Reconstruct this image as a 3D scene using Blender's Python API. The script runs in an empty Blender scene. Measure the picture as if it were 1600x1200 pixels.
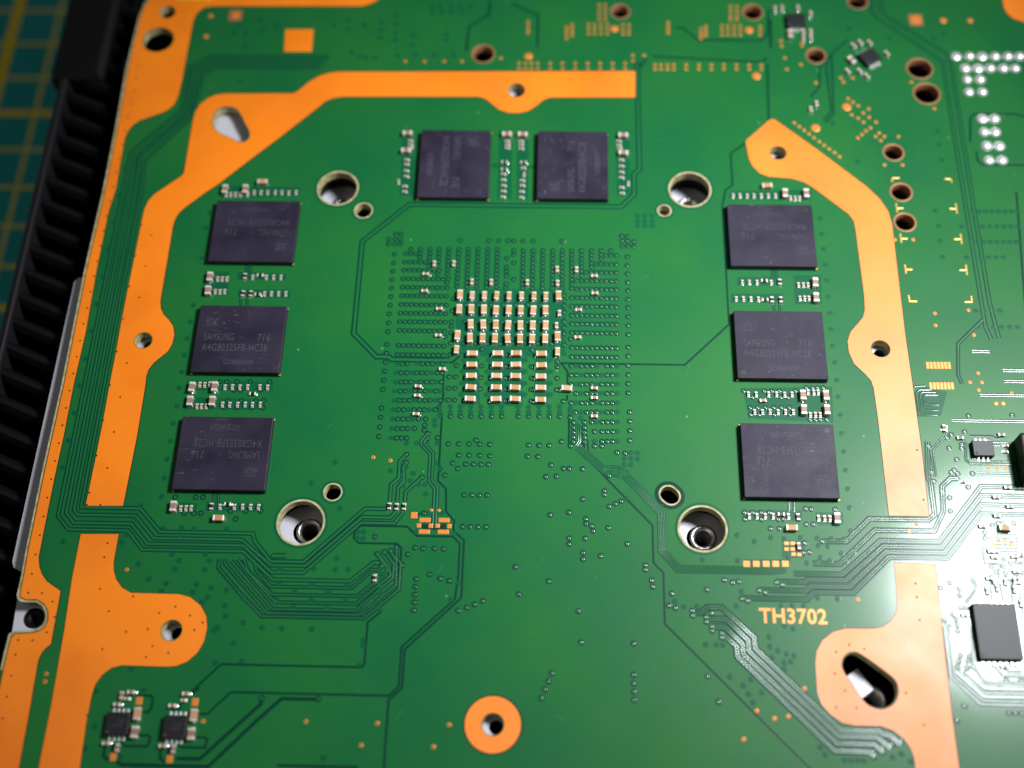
import bpy, math, random
from mathutils import Vector, Matrix

random.seed(7)
M = 0.001                      # everything below is laid out in millimetres on the real board
S = bpy.context.scene
COL = S.collection

# ------------------------------------------------------------------ camera, light, exposure
cam_d = bpy.data.cameras.new("camera")
cam = bpy.data.objects.new("camera", cam_d)
COL.objects.link(cam)
S.camera = cam
rx, ry, rz = 0.4593, 0.0285, 0.0154
rot = Matrix.Rotation(rx, 4, 'X') @ Matrix.Rotation(ry, 4, 'Y') @ Matrix.Rotation(rz, 4, 'Z')
cam.matrix_world = Matrix.Translation(Vector((6.2787, -92.5338, 173.4266)) * M) @ rot
cam_d.sensor_width = 36.0
cam_d.lens = 36.0 * 1938.05 / 1600.0
cam_d.clip_start = 0.005
cam_d.clip_end = 20.0
cam_d.dof.use_dof = True
cam_d.dof.focus_distance = 0.1895
cam_d.dof.aperture_fstop = 9.0

world = bpy.data.worlds.new("World")
S.world = world
world.use_nodes = True
wbg = world.node_tree.nodes["Background"]
wbg.inputs[0].default_value = (0.95, 0.95, 1.0, 1)
wbg.inputs[1].default_value = 0.05

def lamp(name, loc, target, size, power, color, spread=66.0):
    d = bpy.data.lights.new(name, 'AREA')
    d.shape = 'DISK'
    d.size = size * M
    d.energy = power
    d.color = color
    d.spread = math.radians(spread)
    o = bpy.data.objects.new(name, d)
    COL.objects.link(o)
    o.location = Vector(loc) * M
    o.rotation_euler = (Vector(target) - Vector(loc)).to_track_quat('-Z', 'Y').to_euler()
    return o
lamp("desk_lamp", (150.0, 29.9, 207.9), (8.0, 4.0, 0.0), 62.0, 0.205, (0.93, 0.965, 1.0))

lamp("mat_fill_light", (-900.0, -350.0, 1300.0), (-60.0, 30.0, -20.0), 600.0, 1.3, (1.0, 0.96, 0.90), 180.0)  # added fill lamp out of view, brightens the mat

S.view_settings.view_transform = 'Standard'
S.view_settings.look = 'None'
S.view_settings.gamma = 1.0
S.view_settings.exposure = 0.0
S.cycles.max_bounces = 6
S.cycles.use_denoising = True

# ------------------------------------------------------------------ measured layout (mm, board top = 0)
OUTLINE = [[-68.57,73.01],[-69.52,70.66],[-70,67.7],[-70.38,55.65],[-70.05,42.05],[-69.95,28.51],[-70.26,13.21],[-70.09,-7.98],[-70.27,-22.11],[-70.25,-34.87],[-70.11,-39.28],[-70.18,-42.16],[-69.97,-42.73],[-69.43,-43.1],[-68.66,-43.18],[-67.07,-43.15],[-66.12,-43.7],[-65.48,-44.63],[-65.29,-45.56],[-65.48,-46.5],[-66.29,-47.08],[-67.36,-47.29],[-69.47,-47.43],[-70.13,-47.81],[-70.21,-48.74],[-70.32,-53.05],[-70.41,-73.88],[78.27,-70.27],[104.15,82.49],[97.07,75.04]]
HOLES = [[-29.78,29.83,3.27],[29.8,30.35,3.34],[-29.97,-30.18,3.34],[29.44,-30.01,3.38],[-25.06,25.33,1.4],[25.38,26.02,1.01],[-25.64,-25.32,1.25],[0.02,51.18,1.47],[45.14,38.11,1.36],[58.58,0.41,1.45],[-58.36,-0.01,1.39],[-46.83,-46.85,1.47],[-0.5,-59,1.5],[-64.8,68.68,1.43],[-65.57,62.1,2.82]]
PLATED = [[-6.17,59.4,1.84],[18.54,69.58,1.52],[42.65,69.64,1.63],[61.92,72.42,1.63],[53.31,59.56,1.53],[71.34,56.83,2.08],[71.9,51.25,2.11],[64.73,38.48,1.52],[65.12,30.3,1.6],[65.07,24.28,1.58]]
KEYHOLES = [[[-53,43.3],[-52.88,45.58],[-51.89,46.65],[-50.35,46.84],[-48.82,45.98],[-47.36,43.36],[-46.37,41.47],[-46.44,39.98],[-47.71,39.38],[-49.5,40.22],[-51.92,41.57]],[[48.04,-49.81],[48.36,-48.8],[48.97,-48.22],[49.66,-47.98],[50.75,-48.23],[53.64,-50.36],[55.04,-51.67],[55.32,-52.76],[55.13,-53.87],[54.47,-54.87],[53.54,-55.43],[52.65,-55.62],[51.58,-55.37],[50.76,-54.84],[49.99,-53.76],[48.86,-51.8],[48.28,-50.81]]]
SLOT = [[24.58,-24.67],[24.95,-25.02],1.22]
COPPER = [[[-68.78,71.29],[-69.3,70.03],[-69.64,67.71],[-69.92,55.65],[-69.6,42.06],[-69.51,28.52],[-69.84,13.21],[-69.68,-7.97],[-69.87,-22.11],[-69.87,-34.86],[-69.74,-39.27],[-69.75,-41.96],[-69.45,-42.53],[-68.74,-42.8],[-67.06,-42.77],[-65.9,-43.41],[-65.14,-44.43],[-64.9,-45.65],[-65.15,-46.78],[-66.04,-47.45],[-67.2,-47.66],[-69.21,-47.8],[-69.66,-48.27],[-69.75,-49.2],[-69.86,-53.04],[-69.9,-73.05],[-64.89,-72.93],[-64.86,-66.29],[-64.92,-59.42],[-65.08,-52.3],[-65.07,-51.39],[-64.79,-50.47],[-64.3,-49.72],[-63.74,-49.25],[-63.82,-41.55],[-63.97,-41.27],[-64.92,-40.71],[-66.1,-39.97],[-67.06,-38.92],[-67.67,-37.77],[-68.05,-36.31],[-68.08,-29.82],[-68.1,-23.64],[-67.99,-16.96],[-68.06,-7.94],[-67.85,1.58],[-68.14,13.24],[-68.14,24.36],[-67.65,29.2],[-67.89,38.62],[-67.9,40],[-67.65,41.25],[-66.98,42.65],[-66.01,43.64],[-64.53,44.35],[-62.1,45.51],[-61.18,46.23],[-60.33,47.37],[-59.92,49.23],[-59.75,52.84],[-59.7,62.16],[-59.69,66.26],[-59.53,67.65],[-58.99,68.89],[-58.05,69.82],[-56.67,70.15],[-29.01,70.39],[-27.97,70.71],[-27.06,71.18],[-26.05,71.97],[-25.08,73.38],[-68.04,72.7]],[[21.1,55.72],[-31.8,55.03],[-33.5,54.79],[-35.16,54.12],[-36.77,52.94],[-38.82,50.61],[-39.57,50.1],[-51.65,49.89],[-53.22,49.66],[-54.6,48.86],[-55.89,47.42],[-56.47,45.86],[-56.64,43.89],[-56.6,32.66],[-56.95,31.99],[-60.14,29.03],[-61.09,28.1],[-61.87,26.78],[-62.26,25.08],[-62.32,22.76],[-62.38,15.8],[-62.48,9.9],[-62.53,3.9],[-62.48,-1.93],[-62.49,-8.41],[-62.45,-14.48],[-62.51,-20.91],[-62.65,-28.29],[-56.87,-28.18],[-56.75,-22.38],[-56.62,-16.54],[-56.72,-7.75],[-56.83,-6.4],[-56.62,-5.15],[-55.99,-4],[-55.02,-2.96],[-54.05,-1.91],[-53.54,-0.52],[-53.49,1.23],[-53.92,2.74],[-54.83,3.91],[-55.8,4.84],[-56.38,5.9],[-56.68,7.21],[-56.7,12.18],[-56.76,19.65],[-56.78,21.94],[-56.55,23.36],[-56.07,24.52],[-55.25,25.57],[-52.09,28.75],[-50.42,30.22],[-44.57,36.45],[-40.58,40.6],[-34.5,47.24],[-33.69,48.24],[-32.4,48.96],[-30.72,49.34],[-6.94,49.6],[-5.91,49.4],[-4.99,48.84],[-4.06,47.86],[-2.9,46.75],[-1.31,46.14],[0.49,46.09],[2.16,46.53],[3.59,47.67],[4.47,48.67],[5.25,49.31],[6.26,49.61],[20.99,49.77]],[[-62.54,-32.63],[-56.81,-32.51],[-56.84,-36.86],[-56.62,-38.13],[-56.02,-39.47],[-54.96,-40.7],[-53.53,-41.43],[-46.51,-41.48],[-44.77,-41.92],[-43.11,-43.12],[-42.06,-44.7],[-41.72,-46.46],[-41.92,-48.41],[-42.61,-49.98],[-43.89,-51.29],[-45.43,-51.96],[-46.78,-52.08],[-53.16,-52.03],[-54.55,-52.43],[-55.65,-53.44],[-56.41,-54.81],[-56.62,-56.15],[-56.72,-60.11],[-56.47,-67.36],[-56.44,-72.73],[-62.39,-72.87],[-62.23,-66.23],[-62.13,-57.6],[-62.29,-47.18],[-62.59,-39.6]],[[44.42,45.34],[45.08,45.21],[51.64,39.13],[59.56,31.27],[61.45,28.83],[62.57,26.41],[62.93,23.87],[62.87,17.64],[62.74,2.77],[62.87,-5.69],[62.96,-16.49],[62.78,-27.46],[56.89,-27.48],[56.9,-12.02],[56.77,-6.57],[56.51,-5.25],[55.74,-4.15],[54.13,-2.27],[53.53,-0.24],[53.51,1.7],[54.17,3.44],[55.3,4.73],[56.34,6.03],[56.77,7.33],[56.94,10.05],[56.78,22.27],[56.66,24.29],[55.94,25.68],[53.9,27.7],[50.45,31.02],[49.03,32.05],[47.04,32.81],[43.08,33.15],[41.72,33.8],[40.62,35.24],[40.06,36.84],[39.86,38.99],[39.71,40.34],[39.85,40.75],[43.72,44.78]],[[56.85,-34.65],[62.81,-34.72],[62.77,-36.55],[62.53,-46.34],[62.37,-55.84],[62.43,-63.31],[62.49,-69.85],[56.77,-69.99],[56.53,-63.45],[56.52,-62.03],[56.15,-60.77],[55.35,-59.52],[54.07,-58.52],[52.57,-58.04],[48.92,-58.04],[47.22,-57.65],[45.75,-56.56],[44.72,-55.28],[44.24,-53.72],[44.32,-49.45],[44.63,-47.82],[45.57,-46.25],[47.2,-45.02],[48.86,-44.53],[52.91,-44.44],[54.29,-44.14],[55.46,-43.28],[56.32,-42.06],[56.62,-40.93],[56.82,-36.67]],[[88.18,72.96],[88.14,71.12],[88.61,69.6],[89.57,68.4],[91.29,67.66],[101.27,67.3],[103.13,79.31],[88.04,75.12]]]
SQUARE = [[-42.52,64.74],[-37.35,64.79],[-37.19,59.54],[-42.18,59.49]]
RINGPAD = [[-0.5,-59,3.87]]
PARTS = {"c16V": [[-8.06,8.89],[7.83,8.98],[-8.07,6.19],[-6.11,6.25],[-4.08,6.21],[-2.13,6.16],[-0.12,6.19],[1.85,6.15],[3.83,6.18],[5.81,6.18],[-6.12,3.46],[-4.11,3.46],[-2.08,3.45],[-0.13,3.41],[1.85,3.4],[3.82,3.4],[5.82,3.43],[-6.11,1],[-4.12,0.99],[-2.15,0.99],[-0.12,0.99],[1.84,0.98],[3.8,0.97],[5.8,0.98],[-8.1,1.44],[7.78,1.51],[-49.65,-58.75],[-41.78,-58.77]],"c14V": [[-6.09,8.84],[-4.09,8.85],[-2.11,8.83],[-0.12,8.82],[1.85,8.85],[3.84,8.85],[5.81,8.88],[-8.15,-1.12],[7.81,-1.18]],"c16H": [[-5.59,-1.76],[-1.6,-1.69],[1.3,-1.64],[5.27,-1.68],[-5.63,-3.77],[-1.62,-3.7],[1.29,-3.68],[5.27,-3.69],[-5.62,-5.73],[-1.66,-5.7],[1.29,-5.67],[5.27,-5.65],[-5.6,-7.71],[-1.65,-7.67],[1.27,-7.65],[5.27,-7.63],[-5.62,-9.68],[-1.65,-9.68],[1.29,-9.6],[5.26,-9.64],[9.3,-7.63],[-42.68,30.61],[-42.19,-29.98],[42.66,30.91],[42.41,-29.81],[73.34,-29.23]],"c10V": [[-12.54,14.86],[-9.34,14.91],[-6.26,11.54],[-3.09,11.47],[7.59,14.06],[10.76,14.03],[2.82,11.49],[7.66,11.51],[8.02,5.84],[7.64,3.63],[-52.39,-56.25],[-51.78,-63.27],[-44.06,-63.35],[43.26,-32.52],[46.7,70.21],[47.96,70.41],[50.83,70.43],[53.07,69.12],[51.4,64.76],[51.29,63.27],[52.72,64.77],[52.62,63.47],[60.07,61.69],[61.41,62.37],[63.03,62.38],[58.53,55.83],[60.63,55.85],[61.79,54.79],[52.45,48.48],[51.38,47.24],[65.83,59.91]],"c10H": [[-13.82,12.83],[-13.81,9.66],[-11.31,6.44],[13.64,12.93],[13.7,9.68],[11.09,6.56],[-11.21,1.53],[-10.23,-4.47],[-13.87,-7.54],[-13.87,-9.2],[-13.91,-12.32],[11,1.54],[13.56,-7.41],[13.55,-9.06],[13.56,-12.2],[39.53,-9.09],[-52.81,-57.49],[-51.12,-55.78],[-53.42,-62.8],[-45.04,-57.55],[-43.38,-55.83],[-45.58,-62.92]],"r10V": [[-16.97,-27.5],[-15.86,-27.52],[-14.78,-27.5],[-18.33,-38.57],[-43.42,12.04],[-43.41,8.77],[-42.09,8.79],[-43.58,-27.95],[43.57,12.34],[42.07,8.96],[43.5,8.98],[43.47,-27.97],[69.57,-38.61],[71.03,-38.2],[72.35,-37.22],[73.68,-37.1],[73.5,-38.34],[74.08,-40.39],[66.63,-13.19],[74.33,-36.99]],"m16V": [[-48.93,28.96],[-45.43,29.01],[-49.14,11.69],[-49.1,9.08],[-49.2,-8.35],[-45.69,-8.29],[-49.19,-10.85],[-45.69,-10.79],[-49.23,-28.23],[45.58,29.4],[49.1,29.45],[49.22,12.08],[49.15,9.26],[45.67,-8.17],[49.19,-8.17],[45.62,-10.62],[49.17,-10.63],[49.13,-28.19],[-49.64,-61.22],[-41.81,-61.3],[48.95,64.09],[59.38,58.12]],"m16H": [[-18.6,41.07],[-18.6,37.39],[-1.37,41.1],[1.34,41.09],[18.69,41.11],[18.64,37.38]],"t08V": [[-48.65,28.22],[-47.89,28.23],[-47.07,28.24],[-46.25,28.25],[-44.95,28.27],[-43.9,28.67],[-42.76,28.69],[-41.62,28.7],[-40.35,28.72],[-39.22,28.74],[-38.02,28.75],[-36.82,28.77],[-47.92,11.53],[-47.12,11.54],[-46.34,11.55],[-47.96,9.1],[-47.22,9.11],[-46.43,9.12],[-42.18,11.94],[-39.91,11.98],[-38.76,11.99],[-37.55,12.01],[-39.89,8.83],[-38.78,8.85],[-37.57,8.86],[-36.42,8.88],[-48.13,-7.77],[-47.38,-7.76],[-46.61,-7.75],[-48.11,-11.51],[-47.37,-11.5],[-46.61,-11.48],[-44.14,-8.12],[-42.94,-8.1],[-41.79,-8.08],[-40.57,-8.06],[-38.66,-8.02],[-37.44,-8],[-44.15,-11.14],[-43,-11.12],[-41.8,-11.1],[-40.61,-11.08],[-39.46,-11.06],[-38.26,-11.04],[-48.15,-28.34],[-47.38,-28.33],[-46.62,-28.31],[-42.28,-28.03],[-40.12,-27.98],[-38.97,-27.96],[-37.76,-27.94],[-36.53,-27.91],[-19.48,31.17],[1.79,33.03],[19.45,31.28],[36.95,29.07],[38.06,29.09],[39.29,29.1],[40.47,29.12],[41.7,29.14],[42.87,29.15],[44.05,29.17],[46.53,28.68],[47.32,28.69],[48.06,28.7],[37.55,12.18],[38.68,12.2],[39.92,12.21],[42.19,12.25],[46.54,11.83],[47.36,11.85],[48.07,11.86],[36.41,9.05],[37.58,9.07],[38.78,9.09],[39.93,9.11],[46.59,9.36],[47.36,9.38],[48.06,9.39],[37.38,-7.96],[38.55,-7.94],[40.51,-7.91],[41.74,-7.88],[42.93,-7.86],[44.08,-7.84],[46.59,-7.47],[47.48,-7.46],[48.14,-7.44],[38.16,-10.95],[39.34,-10.93],[40.51,-10.91],[41.7,-10.89],[42.91,-10.87],[44.08,-10.84],[46.63,-11.29],[47.4,-11.27],[48.14,-11.26],[36.35,-27.97],[37.48,-27.95],[38.66,-27.92],[39.89,-27.9],[42.12,-27.86],[46.55,-28.11],[47.37,-28.09],[48.19,-28.08]],"t08H": [[-18.06,39.78],[-18.01,38.96],[-17.97,38.28],[-18.4,35.71],[-18.4,34.77],[-18.35,33.43],[-18.31,32.24],[-18.44,30.26],[-18.36,29.08],[-1.27,39.93],[-1.25,39.17],[-1.25,38.42],[-1.75,32.98],[-1.72,31.79],[-1.68,30.61],[-1.7,29.43],[-1.67,28.26],[1.13,39.93],[1.1,39.2],[1.12,38.38],[1.54,34.29],[1.49,31.7],[1.49,30.65],[1.43,29.38],[1.46,28.17],[17.94,40.13],[17.93,39.29],[18.07,38.59],[18.33,36.17],[18.31,34.86],[18.3,33.58],[18.28,32.45],[18.31,30.48],[18.35,29.25],[-51.56,-56.64],[-43.65,-56.69],[66.76,-12.97],[66.69,-13.5],[68.45,-21.93],[75.55,-15.99],[75.41,-16.93]],"r10H": [[-41,12.27],[-40.94,8.64],[-39.64,-9.24],[-41.22,-27.6],[-1.66,35.44],[-1.61,33.91],[1.6,35.42],[41.07,12.53],[41.01,8.94],[41.03,-27.59],[68.91,-14.85],[75.24,-14.2],[74.83,-22.73],[72.91,-24.29],[74.75,-25.76],[72.66,-27.3],[70.29,-28.94],[71.59,-32.73],[71.38,-33.61],[75.18,-33.24],[70.48,-49.5],[65.99,-42.32],[70.98,-32.74],[74.28,-33.44],[75.24,-33.2],[70.2,-36.76],[71.13,-37.38],[74.14,-35.71]]}
JOINTS = [[78.08,59.62],[80.42,59.65],[82.68,59.67],[84.93,59.69],[87.19,59.72],[89.28,59.74],[79.32,56.91],[81.59,56.93],[83.7,56.96],[86,56.98],[88.1,57],[79.29,54.39],[81.58,54.42],[79.25,51.65],[81.61,51.68],[80.79,45.83],[82.85,45.85],[80.67,42.98],[82.58,43],[80.65,39.99],[82.82,40.02],[80.63,37.01],[82.84,37.04]]
PADS = [[35.56,-35.28,0.98,0.93],[36.96,-35.25,0.98,0.92],[38.38,-35.22,0.98,0.92],[39.77,-35.19,0.98,0.92],[41.15,-35.16,0.98,0.92],[41.56,-32.04,0.74,0.52],[42.49,-32.02,0.74,0.52],[41.5,-32.92,0.65,0.52],[42.38,-32.9,0.65,0.52],[42.46,-33.68,0.65,0.52],[43.29,-33.71,0.65,0.51],[-13.21,-28.75,0.95,1.01],[-11.54,-29.47,1.62,0.69],[-8.72,-29.43,1.61,0.69],[-11.53,-31.28,1.61,0.68],[-8.74,-31.26,1.61,0.68],[-12.41,-30.34,0.62,0.68],[-10.64,-30.35,0.62,0.68],[-9.63,-30.33,0.62,0.68],[-7.89,-30.35,0.62,0.68],[-49.87,-56.88,0.9,1.1],[-52.22,-64.52,0.88,1.08],[-42.04,-56.88,0.89,1.09],[-44.44,-64.63,0.88,1.07],[65.58,-2.41,0.46,1.21],[66.13,-2.4,0.46,1.21],[66.69,-2.4,0.46,1.21],[67.24,-2.39,0.46,1.21],[67.8,-2.38,0.46,1.21],[68.35,-2.37,0.46,1.21],[68.91,-2.36,0.46,1.21],[65.64,-5.98,0.45,1.2],[66.19,-5.97,0.45,1.2],[66.74,-5.96,0.45,1.2],[67.29,-5.95,0.45,1.2],[67.84,-5.94,0.45,1.2],[68.39,-5.93,0.45,1.2],[68.94,-5.92,0.45,1.2]]
DOTS = [[-10.68,-27.89,0.25],[-9.53,-27.92,0.25],[17.45,65.46,0.73],[1.98,58.89,0.75],[41.77,65.39,0.75],[42.45,54.83,0.77],[57.7,48.14,0.78],[51.95,43.49,0.79],[75.22,-8.83,0.39],[76.3,-8.81,0.39],[71.32,-30.66,0.32],[72.34,-30.64,0.32],[73.24,-31.11,0.32],[71.56,-31.59,0.32],[74.18,-31.58,0.32],[-56.71,67.83,0.47],[-56.87,62.94,0.47],[76.9,67.98,0.63],[81.73,68.02,0.52]]
FIDUCIALS = [[-52.11,68.02,0.89],[71.98,68.08,1.04]]
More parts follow.
